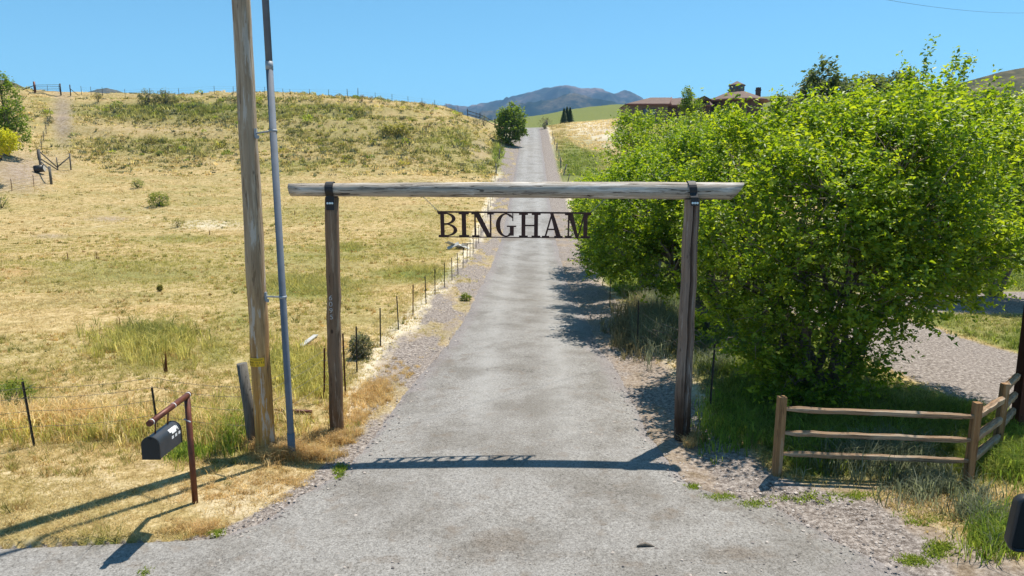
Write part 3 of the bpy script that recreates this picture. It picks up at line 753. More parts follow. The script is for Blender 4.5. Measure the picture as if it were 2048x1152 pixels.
def name_sign():
    """hanging steel name board: seven letters between two bars, on two short chains"""
    x0, x1, zt, zb = -1.255, 1.33, 3.965, 3.52
    g = thing('name_sign', 'dark rusty steel name sign with cut-out capital letters hanging from the gate beam', 'sign', (0, 11.5, 0))
    L = thing
    W = 1580.0
    def X(p): return x0 + (p - 175) / W * (x1 - x0)
    sag = lambda x: -0.022 * (x - x0) / (x1 - x0)
    def shear(mb):
        mb.v = [(x, y + (zt - z) * 0.15, z + sag(x)) for x, y, z in mb.v]; return mb   # swings back a little at the foot
    T = 0.012
    shear(MB().box(((x0 + x1) / 2, 0, zt - 0.014), (x1 - x0, 0.03, 0.028))).build('top_bar', M['rust_sign'], g)
    shear(MB().box(((x0 + x1) / 2 + 0.0, 0, zb + 0.008), (x1 - x0 - 0.02, 0.026, 0.016))).build('bottom_bar', M['rust_sign'], g)
    top, bot = zt - 0.028, zb + 0.016
    h = top - bot
    sh, sw = 0.052, 0.078                              # serif height, stem width
    cnt = [0]
    def strokes(mb, polys):
        for poly in polys:
            cnt[0] += 1
            e = 0.0004 * (cnt[0] % 7)
            mb.prism(poly, -T / 2 - e, T / 2 + e)
    rect = lambda a, b, c, d: [(a, c), (b, c), (b, d), (a, d)]
    def stem(c, w=sw, serif=0.145):
        return [rect(c - w / 2, c + w / 2, bot, top), rect(c - serif / 2, c - w / 2, bot, bot + 0.026), rect(c + w / 2, c + serif / 2, bot, bot + 0.026),
                rect(c - serif / 2, c - w / 2, top - 0.026, top), rect(c + w / 2, c + serif / 2, top - 0.026, top)]
    # B
    mb = MB(); c = X(225)
    strokes(mb, stem(c, sw * 0.85, 0.14))
    mid = bot + h * 0.53
    for (za, zc, rx) in ((mid - 0.008, top, X(362) - c - 0.05), (bot, mid + 0.008, X(377) - c - 0.05)):
        cz, rz = (za + zc) / 2, (zc - za) / 2
        arc_solid(mb, c + 0.05, cz, (rx, rz), (rx - 0.062, rz - 0.022), -math.pi / 2, math.pi / 2, 16, -T / 2 - 0.003, T / 2 + 0.003)
        strokes(mb, [rect(c + sw * 0.425, c + 0.05, zc - 0.021, zc), rect(c + sw * 0.425, c + 0.05, za, za + 0.021)])
    shear(mb).build('letter', M['rust_sign'], g)['label'] = 'letter B'
    # I
    mb = MB(); strokes(mb, stem(X(447), sw * 0.95, 0.172)); shear(mb).build('letter', M['rust_sign'], g)['label'] = 'letter I'
    # N
    mb = MB()
    a, b = X(562), X(722)
    strokes(mb, [rect(a - 0.014, a + 0.014, bot, top), rect(a - 0.055, a + 0.07, bot, bot + 0.024), rect(a - 0.06, a - 0.014, top - 0.024, top),
                 rect(b - 0.014, b + 0.014, bot, top), rect(b - 0.055, b - 0.014, top - 0.024, top), rect(b + 0.014, b + 0.055, top - 0.024, top),
                 [(a - 0.02, top - 0.0006), (a + 0.075, top - 0.0006), (b + 0.0135, bot + 0.0006), (b - 0.07, bot + 0.0006)]])
    shear(mb).build('letter', M['rust_sign'], g)['label'] = 'letter N'
    # G
    mb = MB(); cx, cz = X(880), (top + bot) / 2; rx = (X(985) - X(775)) / 2
    arc_solid(mb, cx, cz, (rx, h / 2), (rx - 0.075, h / 2 - 0.022), math.radians(52), math.radians(308), 26, -T / 2 - 0.001, T / 2 + 0.001)
    gx = X(940)
    strokes(mb, [rect(gx - 0.034, gx + 0.034, bot + 0.02, cz - 0.03), rect(gx - 0.085, gx + 0.075, cz - 0.032, cz - 0.008), rect(gx + 0.008, gx + 0.026, cz + 0.07, top),
                 [(gx - 0.05, top - 0.045), (gx + 0.01, top - 0.085), (gx + 0.01, top - 0.055), (gx - 0.03, top - 0.02)], [(gx - 0.06, bot + 0.05), (gx - 0.05, bot + 0.02), (gx - 0.03, bot + 0.022), (gx - 0.03, bot + 0.075)]])
    shear(mb).build('letter', M['rust_sign'], g)['label'] = 'letter G'
    # H
    mb = MB(); a, b = X(1060), X(1190)
    strokes(mb, stem(a, sw * 0.85, 0.15) + stem(b, sw * 0.85, 0.15) + [rect(a + 0.03, b - 0.03, cz - 0.016, cz + 0.010)])
    shear(mb).build('letter', M['rust_sign'], g)['label'] = 'letter H'
    # A
    mb = MB(); l, r, ax = X(1285), X(1425), X(1352)
    strokes(mb, [[(l - 0.014, bot), (l + 0.016, bot), (ax + 0.012, top - 0.01), (ax - 0.012, top)], [(r - 0.042, bot), (r + 0.045, bot), (ax + 0.026, top), (ax - 0.03, top)],
                 rect(l - 0.055, l + 0.07, bot, bot + 0.024), rect(r - 0.075, r + 0.068, bot, bot + 0.024), rect(l + 0.045, r - 0.03, bot + h * 0.30, bot + h * 0.30 + 0.026)])
    shear(mb).build('letter', M['rust_sign'], g)['label'] = 'letter A'
    # M
    mb = MB(); a, b, c = X(1525), X(1700), X(1612)
    strokes(mb, [rect(a - 0.014, a + 0.014, bot, top), rect(a - 0.055, a + 0.06, bot, bot + 0.026), rect(a - 0.065, a - 0.014, top - 0.026, top),
                 rect(b - 0.034, b + 0.034, bot, top), rect(b - 0.075, b - 0.034, bot, bot + 0.026), rect(b + 0.034, b + 0.085, bot, bot + 0.026), rect(b + 0.034, b + 0.09, top - 0.026, top),
                 [(a - 0.02, top - 0.001), (a + 0.072, top - 0.001), (c + 0.028, bot), (c - 0.022, bot)], [(c + 0.008, bot + 0.001), (c + 0.032, bot + 0.001), (b - 0.01, top - 0.002), (b - 0.035, top - 0.002)]])
    shear(mb).build('letter', M['rust_sign'], g)['label'] = 'letter M'
    for (xa, za, xb, zb_) in ((-1.48, 4.20, x0 + 0.02, zt - 0.008), (1.56, 4.17, x1 - 0.02, zt - 0.03)):
        mb = MB(); a, b = Vector((xa, 0, za)), Vector((xb, 0, zb_)); n = 11
        for i in range(n):
            p, q = a.lerp(b, i / n), a.lerp(b, (i + 1.25) / n)
            side = Vector((0, 1, 0)) if i % 2 else (q - p).normalized().cross(Vector((0, 1, 0)))
            mid_ = (p + q) / 2; ln = (q - p) / 2
            mb.tube([mid_ + ln * math.cos(t) + side * 0.008 * math.sin(t) for t in np.linspace(0, 2 * math.pi, 9)], 0.0028, 5, caps=False)
        mb.build('chain', M['galv_bright'], g)
name_sign()

# ------------------------------------------------------------------ utility pole and conduit
def utility_pole():
    bx, by = -4.06, 10.68
    z0 = Hs(bx, by)
    g = thing('utility_pole', 'tall weathered wooden utility pole with yellow tag beside the gate', 'utility pole', (bx, by, z0))
    p, r = vertical_log((0, 0, -0.4), (0.03, 0.05, 10.0), 0.158, 0.120, n=30, wob=0.006, seed=5)
    MB().tube(p, r, 26, jit=0.012).build('shaft', M['pole_wood'], g)
    # yellow tag: a curved plate with two rows of worn black print
    zt = float(at(520, 716, 10.55)[2]) - z0; zb_ = float(at(520, 733, 10.55)[2]) - z0
    def plate(a0, a1, za, zb2, rad, n=10):
        vs = []; fs = []
        for k in range(n + 1):
            a = a0 + (a1 - a0) * k / n
            for rr, zz in ((rad, za), (rad, zb2), (rad + 0.003, zb2), (rad + 0.003, za)):
                vs.append((rr * math.cos(a), rr * math.sin(a), zz))
        for k in range(n):
            b = 4 * k
            for j in range(4): fs.append((b + j, b + (j + 1) % 4, b + 4 + (j + 1) % 4, b + 4 + j))
        fs += [(0, 3, 2, 1), (4 * n, 4 * n + 1, 4 * n + 2, 4 * n + 3)]
        return vs, fs
    rad = 0.155
    A0_, A1_ = math.radians(-150), math.radians(-46)
    tg = MB().add(*plate(A0_, A1_, zb_, zt, rad)).build('tag', M['yellow_tag'], g)
    hgt = zt - zb_
    rowa = [(0.10, 0.5), (0.18, 0.6), (0.26, 0.4), (0.32, 0.9), (0.42, 0.9), (0.55, 0.8), (0.62, 0.5), (0.72, 0.6), (0.85, 0.9), (0.95, 0.6)]
    rowb = [(0.12, 0.4), (0.20, 0.6), (0.31, 0.9), (0.42, 0.9), (0.60, 0.7), (0.66, 0.4)]
    for row, z1, z2 in ((rowa, 0.36, 0.60), (rowb, 0.06, 0.30)):
        for k, w in row:
            a = A0_ + (A1_ - A0_) * k
            MB().add(*plate(a - 0.028 * w, a + 0.028 * w, zb_ + hgt * z1, zb_ + hgt * z2, rad + 0.0035, 2)).build('print', M['black_print'], tg)
    MB().add(*plate(A0_ + 0.15, A1_ - 0.2, zb_ + hgt * 0.78, zb_ + hgt * 0.83, rad + 0.0035, 6)).build('print', M['black_print'], tg)
    # galvanised conduit riser with clamps
    cx, cy = -3.55, 10.45
    zc = Hs(cx, cy)
    c = thing('conduit_riser', 'grey galvanised conduit pipe rising beside the utility pole', 'conduit', (cx, cy, zc))
    top = Vector((-0.05, 0.02, 9.6))
    P = lambda z: Vector((top.x * z / 9.6, top.y * z / 9.6, z))
    zj = float(at(537, 131, 10.45)[2]) - zc
    MB().tube([P(-0.2), P(0.35), P(zj)], 0.052, 18).build('pipe', M['galv'], c)
    MB().tube([P(zj), P(9.6)], 0.050, 18).build('pipe', M['galv'], c)
    MB().tube([P(zj - 0.06), P(zj + 0.06)], 0.055, 18).build('coupling', M['galv_bright'], c)
    MB().tube([P(-0.05), P(0.42)], 0.060, 18).build('boot', M['galv'], c)
    for v in (262, 593):
        zz = float(at(540, v, 10.5)[2]) - zc
        q = P(zz)
        mb = MB().tube([q + Vector((0, 0, -0.02)), q + Vector((0, 0, 0.02))], 0.060, 18)
        d = Vector((bx + 0.1 - cx, by - cy, -0.03)); 
        mb.tube([q + d.normalized() * 0.05, q + d * 0.80], 0.014, 6, sm=False)
        mb.box(q + d * 0.80, (0.03, 0.05, 0.14)).box(q + d * 0.74 + Vector((0.01, -0.03, -0.06)), (0.05, 0.012, 0.05))
        mb.build('bracket', M['galv_bright'], c)
    # service wire from the pole top off to the right, uphill
    w = MB(); e = np.array([bx, by]); f = np.array([28.5, 39.9])
    pts = []
    for s_ in np.linspace(0, 1.9, 40):
        xy = e + (f - e) * s_
        pts.append((xy[0], xy[1], 9.5 + 1.37 * s_ + 2.73 * s_ * s_))
    w.tube(pts, 0.0055, 6)
    tag(w.build('overhead_wire', M['strap']), 'thin dark overhead wire crossing the sky at upper right', 'wire')
utility_pole()

# ------------------------------------------------------------------ hanging mailbox on a pipe post
def mailbox():
    bx, by = -4.38, 8.85
    z0 = Hs(bx, by)
    g = thing('mailbox', 'black mailbox hanging from a rusty pipe arm at the roadside', 'mailbox', (bx, by, z0))
    top = 1.60 - z0
    MB().tube([(0, 0, -0.3), (0.0, 0, top + 0.0)], 0.040, 18).build('post', M['rust_pipe'], g)
    arm = MB().tube([(0.005, 0.05, top + 0.02), (0.03, -1.03, top + 0.0)], 0.038, 18).build('arm', M['rust_pipe'], g)
    for y in (0.02, -0.40, -0.97):
        k = (0.05 - y) / 1.08
        MB().tube([(0.005 + 0.025 * k, y, top + 0.02 - 0.02 * k), (0.005 + 0.025 * k, y - 0.018, top + 0.02 - 0.02 * k)], 0.0395, 18).build('tape', M['chip_white'], arm)
    # box hangs under the arm: arched section swept along y
    xc, w, zb_, hs = -0.0, 0.105, 1.135 - z0, 0.175
    def section(w, hs, grow=0.0):
        p = [(-w - grow, -grow), (w + grow, -grow), (w + grow, hs)]
        p += [((w + grow) * math.cos(a), hs + (w + grow) * math.sin(a)) for a in np.linspace(0, math.pi, 15)[1:]]
        return p
    y0, y1 = -0.98, -0.44
    body = MB().prism([(xc + a, zb_ + b) for a, b in section(w, hs)], y0, y1)
    body.sm = [False, False] + [True] * (len(body.f) - 2)
    bo = body.build('box', M['mailbox'], g)
    m = bo.modifiers.new('edge', 'EDGE_SPLIT'); m.split_angle = 0.6
    d = MB().prism([(xc + a, zb_ + b) for a, b in section(w, hs, 0.006)], y0 - 0.016, y0 + 0.002).build('door', M['mailbox_dark'], bo)
    MB().prism([(xc + a, zb_ + b) for a, b in section(w, hs, 0.006)], y1 - 0.006, y1 + 0.010).build('rear_rim', M['mailbox_dark'], bo)
    MB().box((xc, y0 - 0.024, zb_ + hs + 0.085), (0.03, 0.014, 0.02)).build('latch', M['mailbox_dark'], d)
    for y in (-0.86, -0.55):
        MB().tube([(0.018, y, top), (xc, y, zb_ + hs + w - 0.01)], 0.010, 8).build('hanger', M['rust_pipe'], g)
    # white flag emblem sticker and three small squares on the right side
    def patch(y_a, y_b, a0, a1, mat, name):
        vs = []; n = 4
        for k in range(n + 1):
            a = a0 + (a1 - a0) * k / n
            if a < 0: q = (w + 0.002, hs + a * 0.105)
            else: q = ((w + 0.002) * math.cos(a), hs + (w + 0.002) * math.sin(a))
            vs += [(xc + q[0], y_a, zb_ + q[1]), (xc + q[0], y_b, zb_ + q[1])]
        MB().add(vs, [(2 * k, 2 * k + 1, 2 * k + 3, 2 * k + 2) for k in range(n)]).build(name, mat, bo)
    patch(-0.70, -0.52, 0.42, 0.86, M['sticker'], 'emblem')
    patch(-0.66, -0.55, 0.16, 0.42, M['sticker'], 'emblem')
    patch(-0.51, -0.497, 0.20, 0.80, M['sticker'], 'emblem')
    for y in (-0.68, -0.595, -0.51):
        patch(y, y + 0.05, -0.42, -0.06, M['sticker'], 'number')
    MB().box((0.0, -0.045, top - 0.32), (0.10, 0.02, 0.012), Matrix.Rotation(0.5, 3, 'Y')).build('clip', M['galv_bright'], g)
mailbox()

# ------------------------------------------------------------------ wire fences
def tpost_mesh(h):
    mb = MB()
    mb.box((0, 0.010, h / 2 - 0.15), (0.034, 0.005, h + 0.3)).box((0, -0.006, h / 2 - 0.15), (0.005, 0.028, h + 0.3))
    for k in range(int(h / 0.11)): mb.box((0, 0.017, 0.15 + k * 0.11), (0.012, 0.010, 0.016))
    me = bpy.data.meshes.new('post'); me.from_pydata(mb.v, [], mb.f); me.update()
    return me
TP = {}
def tpost(parent, p, h, mat='tpost', lean=0.0, leany=0.0, wide=1.0):
    key = (round(h, 1), mat)
    if key not in TP:
        TP[key] = tpost_mesh(key[0]); TP[key].materials.append(M[mat])
    o = link('post', TP[key], None, parent, p)
    o.rotation_euler = (leany, lean, random.uniform(-0.3, 0.3)); o.scale = (wide, wide, h / key[0])
    return o
def wires(parent, pts, heights, r=0.003, sag=0.02, mat='wire'):
    for hh in heights:
        P = []
        for a, b in zip(pts[:-1], pts[1:]):
            a, b = Vector(a), Vector(b)
            for k in (0, 0.33, 0.66):
                q = a.lerp(b, k); q.z += hh - sag * 4 * k * (1 - k); P.append(q)
        q = Vector(pts[-1]); q.z += hh; P.append(q)
        MB().tube(P, r, 4, caps=False).build('wire', M[mat], parent)

def loc_on(u, v):
    x, y, z = ground(u, v); return (x, y, z)

def roadside_fence():
    g = thing('wire_fence', 'long line of steel T-post wire fencing along the left side of the driveway', 'fence')
    spec = [(691, 667, 790, 'tpost_rust'), (714, 653, 745, 'tpost'), (761, 616, 693, 'tpost'), (797, 592, 660, 'tpost'), (826, 569, 632, 'tpost_rust'), (852, 555, 608, 'tpost'),
            (870, 540, 590, 'tpost'), (889, 528, 575, 'tpost'), (904, 520, 561, 'tpost'), (916, 510, 550, 'tpost'), (926, 500, 537, 'tpost'), (934, 488, 525, 'tpost'), (940, 480, 516, 'tpost'), (946, 472, 507, 'tpost')]
    pts = []
    for u, vt, vb, m in spec:
        p = loc_on(u, vb)
        h = float(at(u, vt, p[1])[2]) - p[2]
        tpost(g, p, max(1.0, min(1.45, h)), m, random.uniform(-0.03, 0.03)); pts.append(p)
    a = np.array(pts[-1])
    for u, v in ((952, 497), (957, 487), (962, 476), (966, 464), (970, 452), (974, 440), (977, 428), (981, 414), (985, 400), (988, 385), (990, 368), (993, 350), (996, 334), (999, 318), (1002, 304), (1004, 292)):
        p = loc_on(u, v); wood_ = v in (350, 318)
        if wood_:
            MB().tube([(p[0], p[1], p[2] - 0.2), (p[0] + random.uniform(-.1, .1), p[1], p[2] + 1.4)], 0.07, 8).build('post', M['grey_wood'], g)
        else: tpost(g, p, 1.25, 'tpost', random.uniform(-0.06, 0.06))
        pts.append(p)
    wires(g, pts, (0.12, 0.32, 0.55, 0.80, 1.0), 0.0025)
    # woven stays too thin to pick apart singly between the near posts
    mb = MB()
    for a, b in zip(pts[:7], pts[1:8]):
        a, b = Vector(a), Vector(b); n = max(2, int((b - a).length / 0.3))
        for k in range(1, n):
            q = a.lerp(b, k / n); mb.tube([q + Vector((0, 0, 0.08)), q + Vector((0, 0, 0.8))], 0.0016, 3, caps=False)
    mb.build('wire_mesh', M['wire'], g)['kind'] = 'stuff'
roadside_fence()

def frontage_fence():
    g = thing('wire_fence', 'sagging barbed wire fence on rusty posts in the dry grass behind the mailbox', 'fence')
    pts = []
    for u, vt, vb, m, lean in ((-120, 760, 900, 'tpost', 0), (68, 763, 893, 'tpost', -0.06), (316, 775, 868, 'tpost', -0.05)):
        p = loc_on(u, vb); h = float(at(u, vt, p[1])[2]) - p[2]
        tpost(g, p, min(1.35, h), m, lean, wide=1.1); pts.append(p)
    p = loc_on(508, 892); 
    MB().tube([(p[0], p[1], p[2] - 0.2), (p[0] - 0.06, p[1] + 0.02, p[2] + 0.7), (p[0] - 0.13, p[1] + 0.03, p[2] + 1.42)], [0.09, 0.088, 0.083], 12, jit=0.03).build('post', M['grey_wood'], g)['label'] = 'weathered grey timber corner post'
    pts.append(p)
    p2 = loc_on(648, 803)
    tpost(g, p2, 1.1, 'tpost_rust', 0.05); pts.append(p2); pts.append(loc_on(691, 790))
    wires(g, pts, (0.35, 0.62, 0.85, 1.02), 0.0035, 0.05)
    mb = MB()                                         # barbs
    for a, b in zip(pts[:3], pts[1:4]):
        a, b = Vector(a), Vector(b); n = int((b - a).length / 0.16)
        for k in range(n):
            t = (k + .5) / n; kk = t
            for hh in (0.85, 1.02):
                q = a.lerp(b, t) + Vector((0, 0, hh - 0.05 * 4 * kk * (1 - kk) * 0.9))
                mb.tube([q - Vector((.008, 0, .02)), q + Vector((.008, 0, .02))], 0.002, 3, caps=False)
    mb.build('barbs', M['wire'], g)['kind'] = 'stuff'
frontage_fence()

def skyline_fence():
    g = thing('wire_fence', 'wire fence with thin posts along the crest of the left hill', 'fence')
    spec = [(163, 172, 185), (182, 173, 186), (205, 174, 187), (250, 178, 189), (300, 180, 190), (358, 180, 190), (429, 181, 191), (467, 181, 191), (530, 181, 191), (566, 180, 190), (580, 178, 191), (619, 178, 192), (657, 179, 192), (695, 178, 194),
            (716, 176, 197), (751, 185, 199), (784, 188, 202), (816, 193, 207), (844, 196, 209), (869, 202, 212), (892, 206, 216), (916, 211, 222), (935, 217, 226), (952, 222, 231), (968, 226, 237)]
    pts = []
    for u, vt, vb in spec:
        y = float(np.interp(u, [163, 700, 900, 968], [117, 117, 118, 131])); x = float(at(u, vb, y)[0]); z = Hs(x, y)
        h = max(1.2, float(at(u, vt, y)[2]) - z)
        MB().tube([(0, 0, -0.3), (random.uniform(-.04, .04), 0, min(h, 2.0))], 0.055 if u in (716, 695) else 0.038, 5).build('post', M['tpost'], g, (x, y, z)); pts.append((x, y, z))
    wires(g, pts, (0.4, 0.8, 1.15), 0.006, 0.03, 'wire')
    # dark rail fence run at the right end, down to the tall end post by the bushy tree
    g2 = thing('rail_fence', 'dark rail fence ending in a stout post beside the bushy driveway tree', 'fence')
    ends = [(935, 226), (960, 233), (990, 240)]; P = []
    for u, vb in ends:
        y = 136; x = float(at(u, vb, y)[0]); P.append(Vector((x, y, Hs(x, y))))
    for i, p in enumerate(P):
        MB().box((p.x, p.y, p.z + 0.7), (0.22 if i == 2 else 0.14, 0.2, 2.2 if i == 2 else 1.6)).build('post', M['black_print'], g2)
    for k in (0.55, 1.15):
        for a, b in zip(P[:-1], P[1:]):
            MB().tube([a + Vector((0, 0, k)), b + Vector((0, 0, k))], 0.06, 6).build('rail', M['black_print'], g2)
    # tubular field gate on the crest
    y = 116
    x0_, x1_ = float(at(70, 172, y)[0]), float(at(119, 172, y)[0])
    z = Hs((x0_ + x1_) / 2, y)
    g3 = thing('field_gate', 'grey tubular metal field gate on the hill crest at far left', 'gate', ((x0_ + x1_) / 2, y, z))
    hw = (x1_ - x0_) / 2
    for k in (0.35, 0.7, 1.05, 1.35): MB().tube([(-hw, 0, k), (hw, 0, k + 0.05)], 0.035, 6).build('rail', M['galv'], g3)
    for k in (-hw + 0.1, 0.0, hw - 0.1): MB().tube([(k, 0, 0.3), (k, 0, 1.4)], 0.035, 6).build('upright', M['galv'], g3)
    MB().tube([(-hw - 0.1, 0, -0.4), (-hw - 0.1, 0, 1.9)], 0.16, 8).build('post', M['rust_pipe'], g3)
    MB().tube([(hw + 0.1, 0, -0.4), (hw + 0.1, 0, 1.6)], 0.11, 8).build('post', M['tpost'], g3)
    MB().tube([(-hw - 0.1, 0, 1.3), (-hw - 2.6, 0, 0.4)], 0.06, 6).build('brace', M['tpost'], g3)
    x = float(at(141, 185, y)[0]); zz = Hs(x, y)
    g4 = thing('brace_post', 'dark upright post with a diagonal brace right of the crest gate', 'post', (x, y, zz))
    MB().tube([(0, 0, -0.3), (0, 0, 1.75)], 0.08, 7).build('upright', M['tpost'], g4)
    MB().tube([(0, 0, 1.1), (1.2, 0, 0.1)], 0.05, 6).build('brace', M['tpost'], g4)
skyline_fence()

def corral_corner():
    """old wooden brace fence and wire at the foot of the left bank"""
    p = [loc_on(u, v) for u, v in ((82, 338), (103, 369), (116, 341), (142, 340))]
    g = thing('brace_fence', 'old wooden brace fence with leaning rails at the foot of the left bank', 'fence')
    for q, h, r in ((p[0], 2.2, 0.14), (p[1], 1.9, 0.13), (p[2], 1.5, 0.06), (p[3], 1.9, 0.08)):
        MB().tube([(q[0], q[1], q[2] - 0.2), (q[0] + random.uniform(-.12, .08), q[1], q[2] + h)], r, 8).build('post', M['grey_wood'], g)
    V_ = lambda q, h: Vector((q[0], q[1], q[2] + h))
    for a, b in ((V_(p[0], 2.0), V_(p[2], 0.3)), (V_(p[0], 1.2), V_(p[2], 0.05)), (V_(p[0], 0.9), V_(p[1], 1.5)), (V_(p[2], 0.4), V_(p[3], 1.5))):
        MB().tube([a, b], 0.07, 7).build('rail', M['grey_wood'], g)
    wires(g, [p[2], p[3]], (0.3, 0.6, 0.9, 1.2), 0.012, 0.0)
    q = loc_on(84, 346)
    t = thing('drum', 'black fallen drum with a white end by the old brace fence', 'drum', (q[0] + 0.1, q[1] - 0.6, q[2] + 0.42))
    MB().tube([(-0.45, 0, 0), (0.45, 0.2, 0.1)], 0.40, 14).build('barrel', M['black_plastic'], t)
    MB().tube([(0.455, 0.2, 0.1), (0.5, 0.21, 0.105)], 0.33, 14).build('lid', M['white_scrap'], t)
    g = thing('wire_fence', 'low wire fence on thin stakes along the bank at far left', 'fence')
    pts = [loc_on(u, v) for u, v in ((-40, 396), (24, 382), (68, 373), (103, 369))]
    for q in pts[:-1]: tpost(g, q, 1.2, 'tpost_rust', wide=1.6)
    wires(g, pts, (0.3, 0.7, 1.0), 0.012)
    g = thing('wire_fence', 'dark post fence climbing the left hill beside the dirt track', 'fence')
    pts = [loc_on(u, v) for u, v in ((76, 320), (83, 300), (88, 284), (93, 268), (97, 252), (101, 236))]
    for q in pts: tpost(g, q, 1.4, 'tpost', random.uniform(-.08, .08), wide=2.0)
    wires(g, pts, (0.5, 1.0), 0.012)
corral_corner()

def right_fences():
    g = thing('wire_fence', 'single dark T-post and wire in the lush grass right of the gate', 'fence')
    p = loc_on(1420, 822); tpost(g, p, 1.32, 'tpost', 0.03, wide=1.15)
    q = (3.3, 17.5, Hs(3.3, 17.5)); r = (3.5, 24.0, Hs(3.5, 24.0)); tpost(g, q, 1.3); tpost(g, r, 1.3)
    wires(g, [(RPx + .1, RPy + .1, Hs(RPx, RPy)), p, q, r], (0.4, 0.75, 1.05), 0.0025)
    # wire fence up the slope right of the far driveway
    g = thing('wire_fence', 'leaning grey post fence climbing the slope right of the upper driveway', 'fence')
    pts = []
    for u, v in ((1133, 372), (1126, 350), (1122, 335), (1118, 318), (1113, 303), (1109, 290), (1106, 278)):
        p = loc_on(u, v)
        MB().tube([(0, 0, -0.2), (random.uniform(-.5, .5) if v > 340 else random.uniform(-.12, .12), 0, 1.35)], 0.08 if v in (350, 335, 303) else 0.05, 6).build('post', M['grey_wood'], g, p); pts.append(p)
    wires(g, pts, (0.35, 0.7, 1.05), 0.01)
    # split-rail corner fence
    A = Vector(loc_on(1553, 950)); B = Vector(loc_on(1935, 966)); C = Vector(loc_on(1992, 905)); D = Vector(loc_on(2034, 858))
    g = thing('split_rail_fence', 'brown three-rail split timber corner fence on the right', 'fence', A)
    H_ = [float(at(1557, 793, A.y)[2]) - A.z, float(at(1943, 805, B.y)[2]) - B.z, float(at(2000, 767, C.y)[2]) - C.z]
    rot = math.atan2(B.y - A.y, B.x - A.x)
    for P_, h, i in ((A, H_[0], 0), (B, H_[1], 1), (C, H_[2], 2)):
        w = 0.125 if i == 0 else 0.11
        mb = MB(); o = P_ - A
        s = [(-1, -0.8), (-0.8, -1), (0.85, -1), (1, -0.75), (1, 0.9), (0.8, 1), (-0.9, 1), (-1, 0.8)]
        n = len(s); vs = []
        for zz, tw in ((-0.3, 1.0), (h * 0.5, 0.98 + random.uniform(-.02, .03)), (h - 0.02, 0.96), (h, 0.88)):
            for a, b in s: vs.append((o.x + a * w / 2 * tw + 0.02 * (zz / h) * (1 if i else 0.5), o.y + b * w / 2 * tw, o.z + zz))
        fs = [(k * n + j, k * n + (j + 1) % n, (k + 1) * n + (j + 1) % n, (k + 1) * n + j) for k in range(3) for j in range(n)] + [tuple(3 * n + j for j in range(n))]
        mb.add(vs, fs).build('post', M['rail_post'], g)
    def rail(a, b, w, seed):
        rnd = random.Random(seed); n = 14; d = b - a; L_ = d.length
        sec = [(-0.9, -0.7), (0.1, -1.0), (0.95, -0.5), (0.8, 0.6), (-0.1, 1.0), (-0.95, 0.5)]
        vs = []
        for k in range(n):
            t = k / (n - 1); e = 0.55 if k in (0, n - 1) else 1.0
            oy, oz = rnd.uniform(-.005, .005), rnd.uniform(-.005, .005)
            for (p_, q_) in sec: vs.append((t * L_, oy + p_ * w * 0.5 * e * rnd.uniform(.9, 1.08), oz + q_ * w * 0.62 * e * rnd.uniform(.9, 1.08)))
        m_ = len(sec)
        fs = [(k * m_ + j, k * m_ + (j + 1) % m_, (k + 1) * m_ + (j + 1) % m_, (k + 1) * m_ + j) for k in range(n - 1) for j in range(m_)]
        fs += [tuple(reversed(range(m_))), tuple((n - 1) * m_ + j for j in range(m_))]
        o = MB().add(vs, [f[::-1] for f in fs]).build('rail', M['rail_wood'], g, a - A)
        o.rotation_euler = d.to_track_quat('X', 'Z').to_euler()
    for i, (fa, fb) in enumerate(((0.845, 0.83), (0.545, 0.54), (0.275, 0.285))):
        rail(A + Vector((0.05, 0, H_[0] * fa)), B + Vector((-0.02, -0.02, H_[1] * fb)), 0.078, 10 + i)
        rail(B + Vector((0.0, 0.03, H_[1] * (fb - .02))), C + Vector((0, -0.02, H_[2] * (fb - 0.04))), 0.105, 20 + i)
        rail(C + Vector((0.0, 0.03, H_[2] * (fb + .06))), D + Vector((-0.1, 0, H_[2] * (fb + 0.02))), 0.105, 30 + i)
    g = thing('timber_post', 'dark red-brown timber post at the right edge behind the split-rail fence', 'post', D)
    MB().box((0.03, 0, 1.55), (0.20, 0.20, 3.7)).build('shaft', M['brown_post'], g)
    MB().box((0.03, 0, 3.42), (0.26, 0.26, 0.05)).build('cap', M['brown_post'], g)
right_fences()

